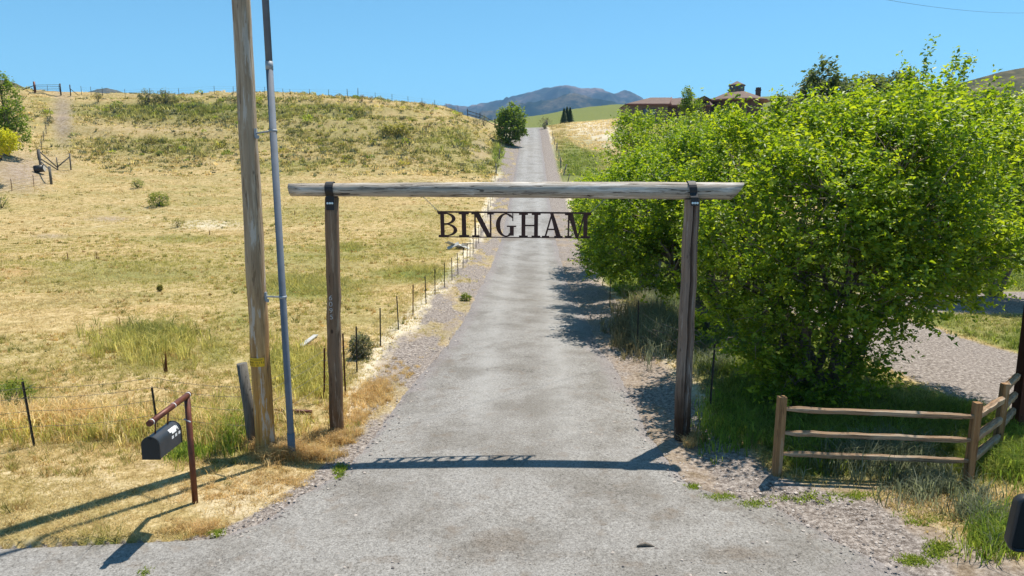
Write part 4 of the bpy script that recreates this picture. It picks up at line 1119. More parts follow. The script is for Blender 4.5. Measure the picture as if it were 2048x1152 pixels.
# ------------------------------------------------------------------ big wing mirror at the right edge (vehicle out of frame)
def wing_mirror():
    c = at(2066, 1049, 4.75)
    gx = 4.85
    v = thing('vehicle', 'vehicle at the lower right edge, only its black wing mirror in view', 'vehicle', (gx, 3.0, 0.02))
    # body side profile in y,z (nose towards +y), swept across x
    prof = [(-3.2, 0.45), (2.55, 0.45), (2.62, 0.95), (2.45, 1.12), (1.75, 1.25), (1.05, 2.05), (0.7, 2.18), (-3.0, 2.2), (-3.2, 2.05)]
    n = len(prof)
    vs = [(x, y, z) for x in (0.0, 1.9) for y, z in prof]
    body = MB().add(vs, [tuple(range(n)), tuple(reversed(range(n, 2 * n)))] + [(k, n + k, n + (k + 1) % n, (k + 1) % n) for k in range(n)]).build('body', M['mailbox'], v)
    bv = body.modifiers.new('bevel', 'BEVEL'); bv.width = 0.06; bv.segments = 3
    MB().add([(-0.008, y, z) for y, z in ((1.5, 1.28), (0.98, 1.95), (0.1, 1.98), (0.1, 1.25))], [(0, 1, 2, 3)]).build('window', M['glass'], v)
    MB().box((-0.02, -0.02, 1.05), (0.03, 0.14, 0.03)).build('door_handle', M['black_plastic'], v)
    for wx in (0.12, 1.78):
        for wy in (-2.3, 1.75):
            wh = MB().tube([(wx - 0.14, wy, 0.34), (wx + 0.14, wy, 0.34)], 0.34, 22).build('wheel', M['black_plastic'], v)
            MB().tube([(wx - 0.15, wy, 0.34), (wx + 0.15, wy, 0.34)], 0.20, 16).build('rim', M['galv'], wh)
    g = bpy.data.objects.new('wing_mirror', None); COL.objects.link(g); g.parent = v
    g.location = Vector(c) - Vector((gx, 3.0, 0.02)); g['label'] = 'black wing mirror'
    w, h, r = 0.27, 0.43, 0.06
    def rr(w, h, r, y, lean=0.10):
        P = []
        for cx, cz, a0 in ((w / 2 - r, h / 2 - r, 0), (-w / 2 + r, h / 2 - r, 90), (-w / 2 + r, -h / 2 + r, 180), (w / 2 - r, -h / 2 + r, 270)):
            for k in range(6):
                a = math.radians(a0 + 18 * k); x, z = cx + r * math.cos(a), cz + r * math.sin(a)
                P.append((x + lean * z, y, z))
        return P
    rings = [rr(w - .03, h - .03, r - .01, 0.012), rr(w - .03, h - .03, r - .01, -0.002), rr(w, h, r, -0.012), rr(w + .01, h + .01, r, 0.02), rr(w * .9, h * .94, r, 0.09), rr(w * .5, h * .6, r * .6, 0.14)]
    vs = [p for R in rings for p in R]; n = 24
    fs = [(i * n + k, i * n + (k + 1) % n, (i + 1) * n + (k + 1) % n, (i + 1) * n + k) for i in range(5) for k in range(n)] + [tuple(5 * n + k for k in range(n))]
    mb = MB().add(vs, fs, True); mb.build('housing', M['black_plastic'], g)
    P = rr(w - .032, h - .032, r - .01, 0.004); MB().add(P, [tuple(range(n))]).build('glass', M['mailbox_dark'], g)
    for z in (-0.12, 0.12): MB().tube([(0.0, 0.06, z), (gx - float(c[0]) + 0.02, 0.10, z * 0.9)], 0.016, 10).build('arm', M['black_plastic'], g)
    MB().box((gx - float(c[0]) - 0.01, 0.10, 0), (0.05, 0.12, 0.36)).build('mount', M['black_plastic'], g)
wing_mirror()

# ------------------------------------------------------------------ house on the rise
def house():
    y = 140.0
    zb = 16.2
    X = lambda u, d=140.0: float(at(u, 208, d)[0]); Z = lambda v, d=140.0: float(at(1300, v, d)[2])
    ox = X(1472, 146.0)
    g = thing('house', 'brown house with low hipped roofs and a round windowed cupola on the rise', 'house', (ox, y + 6, zb))
    hh = lambda v, d=140.0: Z(v, d) - zb
    R = lambda u, d=140.0: X(u, d) - ox
    # left wing
    xl, xr = R(1256), R(1336); yf, yb = -6.0, 3.0; ze = hh(208)
    MB().box(((xl + xr) / 2, (yf + yb) / 2, ze / 2 - 0.6), (xr - xl, yb - yf, ze + 1.2)).build('wall', M['stucco'], g)
    e = 0.5; r0, r1, zr = R(1301, 144.5), R(1343, 144.5), hh(195, 144.5)
    vs = [(xl - e, yf - e, ze), (xr + e * .6, yf - e, ze), (xr + e * .6, yb + e, ze), (xl - e, yb + e, ze), (r0, (yf + yb) / 2, zr), (r1, (yf + yb) / 2, zr)]
    rf = MB().add(vs, [(0, 1, 5, 4), (1, 2, 5), (2, 3, 4, 5), (3, 0, 4), (3, 2, 1, 0)]).build('roof', M['roof'], g)
    MB().box(((xl + xr) / 2, yf - e - 0.06, ze - 0.13), (xr - xl + 1.2, 0.1, 0.3)).build('fascia', M['roof_trim'], rf)
    MB().tube([Vector(vs[1]) + Vector((0, -.05, .03)), Vector(vs[5]) + Vector((0, 0, .05))], 0.10, 6).build('hip_cap', M['roof_trim'], rf)
    for u in (1292, 1306):
        w = MB().box((R(u), yf - 0.03, ze - 1.5), (1.2, 0.1, 1.3)).build('window', M['house_dark'], g)
        MB().box((R(u), yf - 0.09, ze - 1.5), (1.0, 0.04, 1.1)).build('pane', M['glass'], w)
    # link section
    xa, xb = R(1337), R(1425); ze2 = hh(209)
    MB().box(((xa + xb) / 2, -1.5, ze2 / 2 - 0.6), (xb - xa, 6, ze2 + 1.2)).build('wall', M['house_dark'], g)
    z3 = hh(196.5, 144.5)
    vs = [(xa - .1, -5.2, ze2), (xb + .4, -5.2, ze2), (xb + .4, 2, ze2), (xa - .1, 2, ze2), (xa + 0.4, -1.5, z3), (xb, -1.5, z3)]
    rf = MB().add(vs, [(0, 1, 5, 4), (1, 2, 5), (2, 3, 4, 5), (3, 0, 4), (3, 2, 1, 0)]).build('roof', M['roof'], g)
    MB().box(((xa + xb) / 2, -5.26, ze2 - 0.12), (xb - xa, 0.1, 0.28)).build('fascia', M['roof_trim'], rf)
    gx = R(1410); MB().prism([(gx - 1.6, hh(199)), (gx + 1.6, hh(199)), (gx, hh(190.5))], -5.4, -1).build('gable', M['house_dark'], g)
    # main round part: twelve-sided roof with flared eave
    n = 12; ze, zt = hh(196), hh(181, 144.5)
    def ring(r, z, k=n): return [(r * math.cos(2 * math.pi * (j + .5) / k), r * math.sin(2 * math.pi * (j + .5) / k), z) for j in range(k)]
    rw = 5.3
    vs = ring(rw, -1.0) + ring(rw, ze - 0.1)
    MB().add(vs, [(j, (j + 1) % n, n + (j + 1) % n, n + j) for j in range(n)]).build('wall', M['house_dark'], g)
    vs = ring(6.6, ze - 0.25) + ring(6.6, ze) + ring(1.5, zt)
    mr_ = MB().add(vs, [(k * n + j, k * n + (j + 1) % n, (k + 1) * n + (j + 1) % n, (k + 1) * n + j) for k in range(2) for j in range(n)] + [tuple(reversed(range(n)))]).build('roof', M['roof'], g)
    vs = ring(6.65, ze - 0.28) + ring(6.65, ze - 0.02)
    MB().add(vs, [(j, (j + 1) % n, n + (j + 1) % n, n + j) for j in range(n)]).build('fascia', M['roof_trim'], mr_)
    zc = hh(169.5, 144.5)
    vs = ring(1.5, zt - 0.3) + ring(1.5, zc)
    cu = MB().add(vs, [(j, (j + 1) % n, n + (j + 1) % n, n + j) for j in range(n)]).build('cupola', M['stucco'], g)
    for j in range(n):
        a = 2 * math.pi * j / n
        MB().box((1.48 * math.cos(a), 1.48 * math.sin(a), (zt + zc) / 2 + 0.1), (0.08, 0.42, 0.75), Matrix.Rotation(a, 3, 'Z')).build('window', M['glass'], cu)
    vs = ring(1.72, zc - 0.05) + ring(1.72, zc + 0.1) + [(0, 0, hh(162, 146))]
    MB().add(vs, [(j, (j + 1) % n, n + (j + 1) % n, n + j) for j in range(n)] + [(n + j, n + (j + 1) % n, 2 * n) for j in range(n)] + [tuple(reversed(range(n)))]).build('roof', M['roof'], cu)
    cx = R(1515, 147); MB().box((cx, 1.0, hh(188, 147)), (0.85, 0.8, 2.6)).build('chimney', M['house_dark'], mr_)
    MB().box((cx, 1.0, hh(180.5, 147)), (1.0, 0.95, 0.2)).build('chimney_cap', M['black_print'], mr_)
house()
# ------------------------------------------------------------------ foliage
def unit(v): return v / np.maximum(np.linalg.norm(v, axis=-1, keepdims=True), 1e-9)
def vn3(p, seed=0):
    return (vn(p[:, 0] + 0.37 * p[:, 2], p[:, 1] - 0.53 * p[:, 2], seed) + vn(p[:, 1] + 11.3, p[:, 2] + 0.41 * p[:, 0], seed + 5)) / 2

def leaves_mesh(name, C, axis, nrm, size, col, aspect=0.55, fold=0.25):
    """one folded pointed leaf (two triangles) per row"""
    n = len(C)
    axis = unit(axis); side = unit(np.cross(nrm, axis)); up = np.cross(axis, side)
    s = size[:, None]
    base = C - axis * s * 0.5; tip = C + axis * s * 0.5 - up * s * 0.12
    l = C - axis * s * 0.05 + side * s * aspect * 0.5 + up * s * fold * 0.5
    r = C - axis * s * 0.05 - side * s * aspect * 0.5 + up * s * fold * 0.5
    V = np.stack([base, l, tip, r], 1).reshape(-1, 3)
    i = np.arange(n)[:, None] * 4
    Fc = np.concatenate([i + np.array([[0, 2, 1]]), i + np.array([[0, 3, 2]])], 1).reshape(-1, 3)
    return np_mesh(name, V, Fc, np.repeat(col, 4, 0))

def crown_points(lobes, nsh, rng, shell=0.30, hole=0.42, freq=1.1, inside=0.55):
    L_ = np.array(lobes, float)
    area = (L_[:, 3] * L_[:, 4] + L_[:, 3] * L_[:, 5] + L_[:, 4] * L_[:, 5])
    out, dirs = [], []
    need = nsh
    for _ in range(12):
        k = rng.choice(len(L_), size=nsh * 2, p=area / area.sum())
        d = unit(rng.normal(size=(nsh * 2, 3)))
        lum = 0.66 + 0.62 * vn3(d * 2.3 + k[:, None] * 3.1, 4)
        r = (1 - np.abs(rng.normal(size=nsh * 2)) * shell) * lum
        p = L_[k, :3] + d * L_[k, 3:] * r[:, None]
        keep = r > 0.25
        q = (p[:, None, :] - L_[None, :, :3]) / L_[None, :, 3:]
        inn = (np.linalg.norm(q, axis=2) < inside).any(1)
        keep &= ~inn | (rng.random(nsh * 2) < 0.12)
        keep &= vn3(p * freq * 0.45 + 7.0, 18) > 0.33
        keep &= vn3(p * freq, 8) > hole - 0.14 * rng.random(nsh * 2)
        out.append(p[keep]); dirs.append(unit(d[keep] / L_[k[keep], 3:]))
        need -= keep.sum()
        if need <= 0: break
    return np.concatenate(out)[:nsh], np.concatenate(dirs)[:nsh]

PAL = {
    'box_elder': [(0.06, 0.125, 0.012), (0.155, 0.245, 0.02), (0.30, 0.37, 0.032)],
    'elder_deep': [(0.05, 0.11, 0.012), (0.125, 0.21, 0.018), (0.26, 0.335, 0.03)],
    'mid': [(0.065, 0.12, 0.016), (0.115, 0.19, 0.02), (0.20, 0.28, 0.03)],
    'grey': [(0.055, 0.085, 0.032), (0.095, 0.135, 0.05), (0.16, 0.20, 0.085)],
    'dark': [(0.028, 0.05, 0.014), (0.05, 0.085, 0.02), (0.085, 0.13, 0.028)],
    'yellow': [(0.30, 0.34, 0.02), (0.45, 0.47, 0.03), (0.58, 0.56, 0.05)],
    'sage': [(0.085, 0.10, 0.06), (0.14, 0.155, 0.10), (0.22, 0.23, 0.155)],
    'olive': [(0.11, 0.12, 0.03), (0.20, 0.20, 0.055), (0.32, 0.30, 0.10)],
    'straw': [(0.36, 0.245, 0.105), (0.56, 0.415, 0.20), (0.70, 0.56, 0.33)], 'ygrass': [(0.20, 0.19, 0.045), (0.34, 0.31, 0.08), (0.52, 0.44, 0.17)],
    'dry': [(0.10, 0.085, 0.045), (0.18, 0.15, 0.08), (0.28, 0.235, 0.14)],
    'green': [(0.08, 0.13, 0.016), (0.15, 0.21, 0.03), (0.27, 0.31, 0.05)],
}
def pick(pal, n, rng, t=None):
    P = np.array(PAL[pal]); t = rng.random(n) if t is None else np.clip(t, 0, 1)
    k = t * 2; i = np.minimum(k.astype(int), 1); f = (k - i)[:, None]
    return (P[i] * (1 - f) + P[i + 1] * f) * (0.85 + 0.3 * rng.random((n, 1)))

def foliage(name, lobes, nleaf, size, pal, mat, parent, seed, per=9, shoot=0.35, shell=0.30, hole=0.42, droop=0.25, freq=1.1, aspect=0.55, extra=None):
    rng = np.random.default_rng(seed)
    nsh = nleaf // per
    P, Dn = crown_points(lobes, nsh, rng, shell, hole, freq)
    if extra is not None:
        P = np.concatenate([P, extra[0]]); Dn = np.concatenate([Dn, extra[1]])
    nsh = len(P)
    sd = unit(Dn * 0.8 + np.array([0, 0, 0.55]) + rng.normal(size=(nsh, 3)) * 0.45)
    t = rng.random((nsh, per)) 
    L_ = shoot * (0.6 + 0.8 * rng.random((nsh, 1)))
    C = P[:, None, :] + sd[:, None, :] * (t * L_)[:, :, None] + rng.normal(size=(nsh, per, 3)) * size * 0.42
    ax = unit(rng.normal(size=(nsh, per, 3)) * np.array([1, 1, 0.5]) + sd[:, None, :] * 0.4 + np.array([0, 0, -droop]))
    nr = unit(rng.normal(size=(nsh, per, 3)) * 0.75 + np.array([0, 0, 0.9]) + Dn[:, None, :] * 0.3)
    n = nsh * per
    tone = (0.05 + 0.7 * rng.random((nsh, 1)) + 0.5 * (t - 0.3) + 0.25 * (rng.random((nsh, per)) - 0.5)).ravel()
    col = pick(pal, n, rng, tone)
    sz = size * (0.5 + 1.0 * rng.random(n))
    me = leaves_mesh(name, C.reshape(-1, 3), ax.reshape(-1, 3), nr.reshape(-1, 3), sz, col, aspect)
    return link(name, me, mat, parent), P

def branches(mb, base, lobes, rng, r0, sub=5, tips=None):
    """stem from the base into each lobe, with side branches"""
    b = Vector(base); mids = []; R0 = r0
    for i, L_ in enumerate(lobes):
        c = Vector(L_[:3])
        s0 = b if i < 5 else mids[int(np.argmin([(c - q_).length for q_ in mids]))]
        k0 = 1.0 if i < 5 else 0.5
        m1 = s0.lerp(c, 0.45) + Vector((rng.normal() * 0.15, rng.normal() * 0.15, 0.25))
        pts = [s0, s0.lerp(m1, 0.5) + Vector((rng.normal() * .06, rng.normal() * .06, 0.1)), m1, m1.lerp(c, 0.6) + Vector((rng.normal() * .1, rng.normal() * .1, 0)), c]
        r0 = R0 * k0; mids.append(m1)
        mb.tube(pts, [r0, r0 * 0.75, r0 * 0.5, r0 * 0.33, r0 * 0.2], 8)
        for k in range(sub):
            d = unit(rng.normal(size=3) + np.array([0, 0, 0.5]))
            s = pts[2].lerp(pts[4], rng.random()); e = c + Vector(d * np.array(L_[3:]) * 0.85)
            mid = s.lerp(e, 0.5) + Vector(rng.normal(size=3) * 0.12)
            mb.tube([s, mid, e], [r0 * 0.26, r0 * 0.16, r0 * 0.05], 5)

M['twig'] = plain('twig', (0.34, 0.26, 0.18), 0.9, 0, 0.3, 10)
def tree(name, label, base, lobes, nleaf, size, pal, seed, trunks=None, r0=0.12, mat='leaf', cat='tree', group=None, **kw):
    """lobes: (u, v, y, half-width px, half-height px, depth m) seen in the photo, at their own distance"""
    bx, by, bz = base
    g = thing(name, label, cat, base, group=group)
    Ls = []
    for (u, v, y, ru, rv, dy) in lobes:
        c = at(u, v, y); k = (y * CP) / F
        Ls.append((c[0] - bx, c[1] - by, c[2] - bz, ru * k, dy, rv * k))
    rng = np.random.default_rng(seed + 100)
    ex = kw.pop('sprigs', None); extra = None
    if ex:
        E, ED = [], []
        for (u, v0, v1, y) in ex:
            a, b = at(u - 8, v0, y) - np.array(base), at(u, v1, y) - np.array(base)
            for t in np.linspace(0, 1, 9): E.append(a + (b - a) * t); ED.append(np.array([0, 0, 1.0]))
        extra = (np.array(E), np.array(ED))
    twigs = kw.pop('twigs', 0)
    _o, P_ = foliage('crown', Ls, nleaf, size, pal, M[mat], g, seed, extra=extra, **kw)
    if twigs:
        tw = MB(); rg = np.random.default_rng(seed + 7); cen_ = np.array([l_[:3] for l_ in Ls])
        for k_ in rg.choice(len(P_), twigs, replace=False):
            e_ = P_[k_]; c_ = cen_[np.argmin(((cen_ - e_) ** 2).sum(1))]; s_ = e_ + (c_ - e_) * 0.55 + rg.normal(size=3) * 0.12 - np.array([0, 0, .15])
            m_ = (s_ + e_) / 2 + rg.normal(size=3) * 0.07
            tw.tube([s_, m_, e_ + (e_ - m_) * 0.35], [0.011, 0.008, 0.003], 4, caps=False)
        tw.build('twigs', M['twig'], g)['kind'] = 'stuff'
    mb = MB()
    for t in (trunks or [(0, 0)]):
        branches(mb, (t[0], t[1], -0.15), Ls[:: max(1, len(trunks or [1]))] if trunks is None else Ls, rng, r0, 6)
    if ex:
        for (u, v0, v1, y) in ex:
            a, b = Vector(at(u - 14, v0 + 90, y)) - Vector(base), Vector(at(u, v1, y)) - Vector(base)
            mb.tube([a, a.lerp(b, .5), b], [0.02, 0.012, 0.005], 5)
    mb.build('trunk', M['bark'], g)
    return g

b1 = loc_on(1640, 792)
tree('box_elder_tree', 'large bright green tree nearest the split-rail fence, lower branches reaching the grass', b1,
     [(1600, 440, 12.7, 140, 140, 1.7), (1770, 360, 13.0, 150, 140, 1.8), (1890, 480, 13.2, 100, 115, 1.5), (1480, 480, 13.6, 85, 125, 1.5), (1700, 560, 12.5, 165, 115, 1.5), (1510, 640, 13.0, 75, 85, 1.0), (1440, 560, 13.9, 50, 75, 0.9), (1430, 420, 14.4, 50, 70, 1.0), (1720, 330, 14.6, 140, 110, 1.6), (1660, 390, 12.0, 110, 100, 1.1), (1830, 440, 12.2, 85, 95, 1.1),
      (1640, 740, 13.2, 80, 55, 0.8), (1590, 770, 12.9, 70, 40, 0.6), (1710, 740, 13.1, 55, 55, 0.6), (1560, 700, 13.2, 60, 60, .7), (1840, 270, 14.8, 105, 85, 1.6), (1500, 350, 15.0, 110, 95, 1.5), (1935, 320, 14.8, 70, 100, 1.3), (1650, 300, 15.0, 130, 80, 1.6), (1800, 610, 13.4, 80, 65, 0.8), (1930, 560, 13.9, 50, 50, 0.8)],
     118000, 0.092, 'box_elder', 1, trunks=[(-0.25, 0.1), (0.25, -0.05)], r0=0.10, hole=0.46, shoot=0.52, freq=1.9, twigs=420, per=14,
     sprigs=[(1850, 200, 112, 15.0), (1815, 215, 150, 15.1), (1905, 190, 140, 15.2), (1930, 190, 138, 15.2), (2010, 260, 215, 14.6), (1722, 225, 190, 15.5), (1470, 270, 215, 15.2), (1560, 250, 215, 15.2), (1980, 240, 190, 14.8)])
b2 = loc_on(1438, 668)
tree('box_elder_tree', 'second bright green tree behind the right gate post', b2,
     [(1400, 420, 19.5, 95, 120, 2.0), (1295, 420, 20.5, 90, 95, 1.9), (1440, 345, 21.0, 110, 75, 2.0), (1340, 520, 19.5, 72, 65, 1.3), (1570, 310, 22.0, 105, 58, 1.9), (1460, 540, 19.0, 85, 75, 1.4), (1238, 490, 21.0, 55, 62, 1.3), (1232, 420, 23.5, 50, 62, 1.7)],
     76000, 0.10, 'elder_deep', 2, r0=0.16, hole=0.45, shoot=0.55, freq=1.5, twigs=160, per=14, sprigs=[(1440, 300, 235, 21), (1375, 320, 265, 20.5)])
b3 = loc_on(1300, 590)
tree('box_elder_tree', 'third green tree, overhanging the right edge of the driveway', b3,
     [(1245, 490, 27, 60, 65, 1.8), (1204, 455, 28.5, 42, 55, 1.6), (1300, 375, 29.5, 75, 65, 2.2), (1380, 312, 31, 75, 42, 2.2), (1250, 400, 30, 50, 60, 1.8), (1200, 515, 27, 32, 32, 1.0), (1208, 430, 25.5, 44, 60, 1.8), (1190, 420, 31.5, 36, 50, 1.8)],
     60000, 0.11, 'elder_deep', 3, r0=0.16, hole=0.45, shoot=0.6, freq=1.2, per=14, sprigs=[(1385, 275, 238, 31), (1340, 310, 260, 30), (1405, 262, 212, 31)])
b4 = loc_on(1260, 490)
tree('box_elder_tree', 'fourth green tree, farthest along the right side of the driveway', b4,
     [(1200, 395, 37, 44, 42, 2.0), (1258, 322, 43, 55, 50, 2.3), (1318, 268, 45, 50, 36, 2.4), (1180, 440, 35.5, 30, 36, 1.6), (1385, 268, 47, 60, 26, 2.4), (1290, 410, 38, 75, 55, 2.0), (1450, 262, 48, 45, 24, 2.2), (1258, 262, 45, 24, 26, 1.5)],
     30000, 0.15, 'box_elder', 4, r0=0.17, hole=0.44, shoot=0.7, mat='leaf', freq=1.0, per=12)
b5 = loc_on(1986, 592)
tree('box_elder_tree', 'green tree with leaning dark trunk beside the gravel track at far right', b5,
     [(2030, 330, 25, 85, 85, 2.0), (1990, 430, 24.5, 85, 70, 1.7), (2080, 420, 25, 85, 90, 2.0), (2060, 260, 26, 80, 60, 1.8), (1960, 330, 26, 70, 60, 1.5), (2040, 490, 24, 60, 45, 1.4)],
     34000, 0.12, 'box_elder', 5, r0=0.17, hole=0.38, shoot=0.5)
for i, (lab, lobes, n, pal) in enumerate((
        ('tall grey-green tree with pointed top rising behind the bright row', [(1632, 195, 58, 26, 40, 2.0), (1648, 160, 58, 20, 32, 1.3), (1672, 195, 59, 28, 32, 1.8), (1620, 235, 57, 40, 40, 2.4)], 6500, 'grey'),
        ('grey-green tree crown showing between the pointed tree and the nearest tree', [(1735, 190, 52, 45, 30, 2.4), (1790, 180, 52, 30, 22, 1.6), (1760, 230, 51, 70, 40, 2.6)], 6000, 'grey'),
        ('pale grey-green small tree at the right end of the house', [(1572, 218, 90, 28, 16, 2.6), (1556, 204, 90, 7, 12, 0.7), (1595, 228, 88, 36, 20, 3.0)], 4000, 'grey'),
        ('thin dark tree top just left of the round roof', [(1376, 194, 95, 6, 14, .8), (1380, 215, 95, 16, 12, 1.4)], 1600, 'mid'))):
    u, v, y = lobes[-1][0], lobes[-1][1], lobes[-1][2]
    x = float(at(u, v, y)[0])
    tree('broadleaf_tree', lab, (x, y, Hs(x, y)), lobes, n, 0.30, pal, 20 + i, r0=0.14, mat='leaf_far', shoot=0.6, hole=0.36, per=7)
# bushy tree beside the upper driveway
x, y, z = loc_on(1015, 290)
tree('driveway_tree', 'round bushy green tree beside the upper driveway', (x, y, z), [(1020, 262, y, 24, 26, 2.4), (1030, 240, y, 18, 20, 2.0), (1012, 236, y + .5, 15, 20, 1.8), (1036, 262, y - .5, 14, 20, 1.6), (1005, 255, y, 12, 16, 1.4), (1022, 222, y, 12, 14, 1.2)],
     7000, 0.34, 'mid', 31, mat='leaf_far', r0=0.2, shoot=0.7, hole=0.3, per=7)
# left edge trees
x, y, z = loc_on(14, 312)
tree('broadleaf_tree', 'tall green tree at the far left edge below the hill', (x, y, z), [(5, 200, y, 24, 40, 1.8), (20, 240, y, 24, 36, 1.8), (32, 275, y, 20, 26, 1.6), (-20, 250, y, 40, 50, 2.2), (0, 165, y, 12, 20, 1.0)], 8000, 0.24, 'mid', 35, mat='leaf_far', r0=0.14, shoot=0.6, hole=0.3, per=7)
tree('bush', 'bright yellow-green bush at the left edge in front of the tall tree', loc_on(2, 318), [(2, 288, 70, 24, 20, 1.3), (16, 276, 70, 14, 12, .8), (-14, 275, 70, 20, 20, 1.2)], 4500, 0.18, 'yellow', 36, mat='leaf_far', r0=0.06, cat='bush', shoot=0.4, hole=0.3, per=7)

# conifers beyond the crest
def conifer(label, u, vb, vt, y, seed):
    p = at(u, vb, y); h = float(at(u, vt, y)[2]) - float(p[2])
    g = thing('conifer_tree', label, 'conifer', tuple(p), group='conifers beyond the driveway crest')
    rng = np.random.default_rng(seed)
    MB().tube([(0, 0, -2), (0, 0, h * 0.95)], [0.2, 0.04], 6).build('trunk', M['bark'], g)
    n = 4200; t = rng.random(n) ** 0.75; a = rng.random(n) * 6.283
    rad = (1 - t) * h * 0.29 * (0.55 + 0.45 * rng.random(n)) * (0.85 + 0.3 * np.sin(t * 60)) + 0.05
    C = np.stack([np.cos(a) * rad, np.sin(a) * rad, t * h], 1)
    ax = np.stack([np.cos(a), np.sin(a), -0.35 + 0 * a], 1) + rng.normal(size=(n, 3)) * 0.25
    nr = np.stack([np.cos(a) * .3, np.sin(a) * .3, 1 + 0 * a], 1)
    link('crown', leaves_mesh('crown', C, ax, nr, 0.34 + 0.25 * rng.random(n), pick('dark', n, rng) * 1.7, 0.35), M['needle'], g)
conifer('left of three dark conifers beyond the driveway crest', 1128, 248, 217, 205, 1)
conifer('middle of three dark conifers beyond the driveway crest', 1134, 248, 214, 207, 2)
conifer('right of three dark conifers beyond the driveway crest', 1140, 248, 215, 206, 3)

# ------------------------------------------------------------------ single shrubs
def shrub(name, label, u, v, wpx, hpx, pal, seed, n=900, cat='shrub', size=None, dist=None):
    x, y, z = loc_on(u, v) if dist is None else (float(at(u, v, dist)[0]), dist, Hs(float(at(u, v, dist)[0]), dist))
    k = y / F
    rx, rz = wpx * k / 2, hpx * k
    g = thing(name, label, cat, (x, y, z))
    lob = [(0, 0, rz * 0.5, rx * 0.8, rx * 0.7, rz * 0.5), (rx * 0.35, 0, rz * 0.4, rx * 0.6, rx * 0.6, rz * 0.4), (-rx * 0.35, 0, rz * 0.42, rx * 0.6, rx * 0.6, rz * 0.42)]
    rng = np.random.default_rng(seed)
    foliage('foliage', lob, n, size or max(0.05, rx * 0.13), pal, M['leaf_far'], g, seed, per=6, shoot=rx * 0.35, shell=0.35, hole=0.2, droop=-0.4, aspect=0.4)
    mb = MB()
    for i in range(5):
        mb.tube([(0, 0, -0.05), (rng.normal() * rx * .3, rng.normal() * rx * .3, rz * .4), (rng.normal() * rx * .5, rng.normal() * rx * .4, rz * .8)], [rx * .05, rx * .04, rx * .015], 5)
    mb.build('stem', M['bark'], g)
    return g
shrub('sagebrush', 'round dark grey-green bush on the fence line by the gate post', 722, 717, 46, 52, 'sage', 51, 2400, size=0.055)
for i, (u, v, w, h, pal, lab) in enumerate((
        (319, 413, 42, 26, 'green', 'green bush standing alone in the dry field'),
        (4, 416, 30, 28, 'green', 'green bush cut by the left edge of the field'),
        (276, 376, 26, 16, 'green', 'small green bush in the field, below the hill foot'),
        (952, 254, 18, 17, 'sage', 'left of two pale round bushes near the driveway tree'),
        (968, 252, 19, 20, 'sage', 'right of two pale round bushes near the driveway tree'),
        (1090, 258, 26, 22, 'sage', 'pale bush right of the driveway crest'),
        (724, 203, 13, 13, 'dry', 'left brown bush of a pair on the hill crest'),
        (743, 204, 11, 11, 'dry', 'right brown bush of a pair on the hill crest'),
        (846, 212, 14, 8, 'dry', 'low brown bush on the crest beside the fence'),
        (879, 209, 8, 7, 'dark', 'tiny dark bush on the falling crest line'),
        (295, 212, 36, 30, 'sage', 'silvery shrub left of a pair on the hill top'),
        (333, 212, 40, 28, 'sage', 'silvery shrub right of a pair on the hill top'),
        (197, 205, 14, 24, 'dark', 'dark upright shrub below the hill crest'),
        (304, 287, 30, 16, 'olive', 'olive bush midway up the left hill'),
        (98, 246, 18, 14, 'dark', 'dark bush beside the dirt track up the hill'),
        (355, 455, 22, 18, 'olive', 'dock weed clump in the mid field'),
        (320, 583, 10, 14, 'olive', 'small dark weed alone in the dry field'),
        (932, 602, 22, 14, 'green', 'little green weed tuft on the gravel verge'),
        (30, 806, 74, 44, 'green', 'leafy green bush behind the wire fence at left'),
        (790, 268, 60, 12, 'olive', 'low dark scrub patch on the hill face'),
        (800, 372, 14, 12, 'olive', 'small weed on the bare strip at the hill foot'))):
    shrub('shrub', lab, u, v, w, h, pal, 60 + i, 1500 if w > 30 else 800)
x, y, z = ground(1093, 250)
g = thing('tree_stump', 'dark broken stump right of the driveway crest', 'stump', (x, y, z))
MB().tube([(0, 0, -0.3), (0.05, 0, 0.9), (-0.1, 0, 1.9)], [0.55, 0.48, 0.25], 9, jit=0.12).build('wood', M['bark'], g)

# ------------------------------------------------------------------ lying things
p, q = Vector(loc_on(548, 826)), Vector(loc_on(624, 829))
o = MB().tube([(0, 0, 0.05), q - p + Vector((0, 0, 0.05))], 0.035, 10).build('fallen_pole', M['rust_pipe'], None, p)
tag(o, 'thin brown pole lying on the ground behind the left gate post', 'pole')
p, q = Vector(loc_on(602, 697)), Vector(loc_on(632, 674))
g = thing('weathered_board', 'pale weathered board lying in the grass left of the gate post', 'board', p)
MB().box((q - p) / 2 + Vector((0, 0, 0.06)), ((q - p).length, 0.13, 0.03), Matrix.Rotation(math.atan2(q.y - p.y, q.x - p.x), 3, 'Z')).build('plank', M['white_scrap'], g)
x, y, z = loc_on(922, 498)
g = thing('scrap_pile', 'pile of white sheet scrap and weeds beside the wire fence', 'scrap')
g.location = (x, y, z)
for i in range(7):
    MB().box((random.uniform(-.7, .6), random.uniform(-.5, .5), random.uniform(.08, .3)), (random.uniform(.4, 1.0), random.uniform(.2, .5), 0.03), Matrix.Rotation(random.uniform(-.5, .5), 3, 'X') @ Matrix.Rotation(random.uniform(-.9, .9), 3, 'Z') @ Matrix.Rotation(random.uniform(-.4, .4), 3, 'Y')).build('sheet', M['white_scrap'], g)
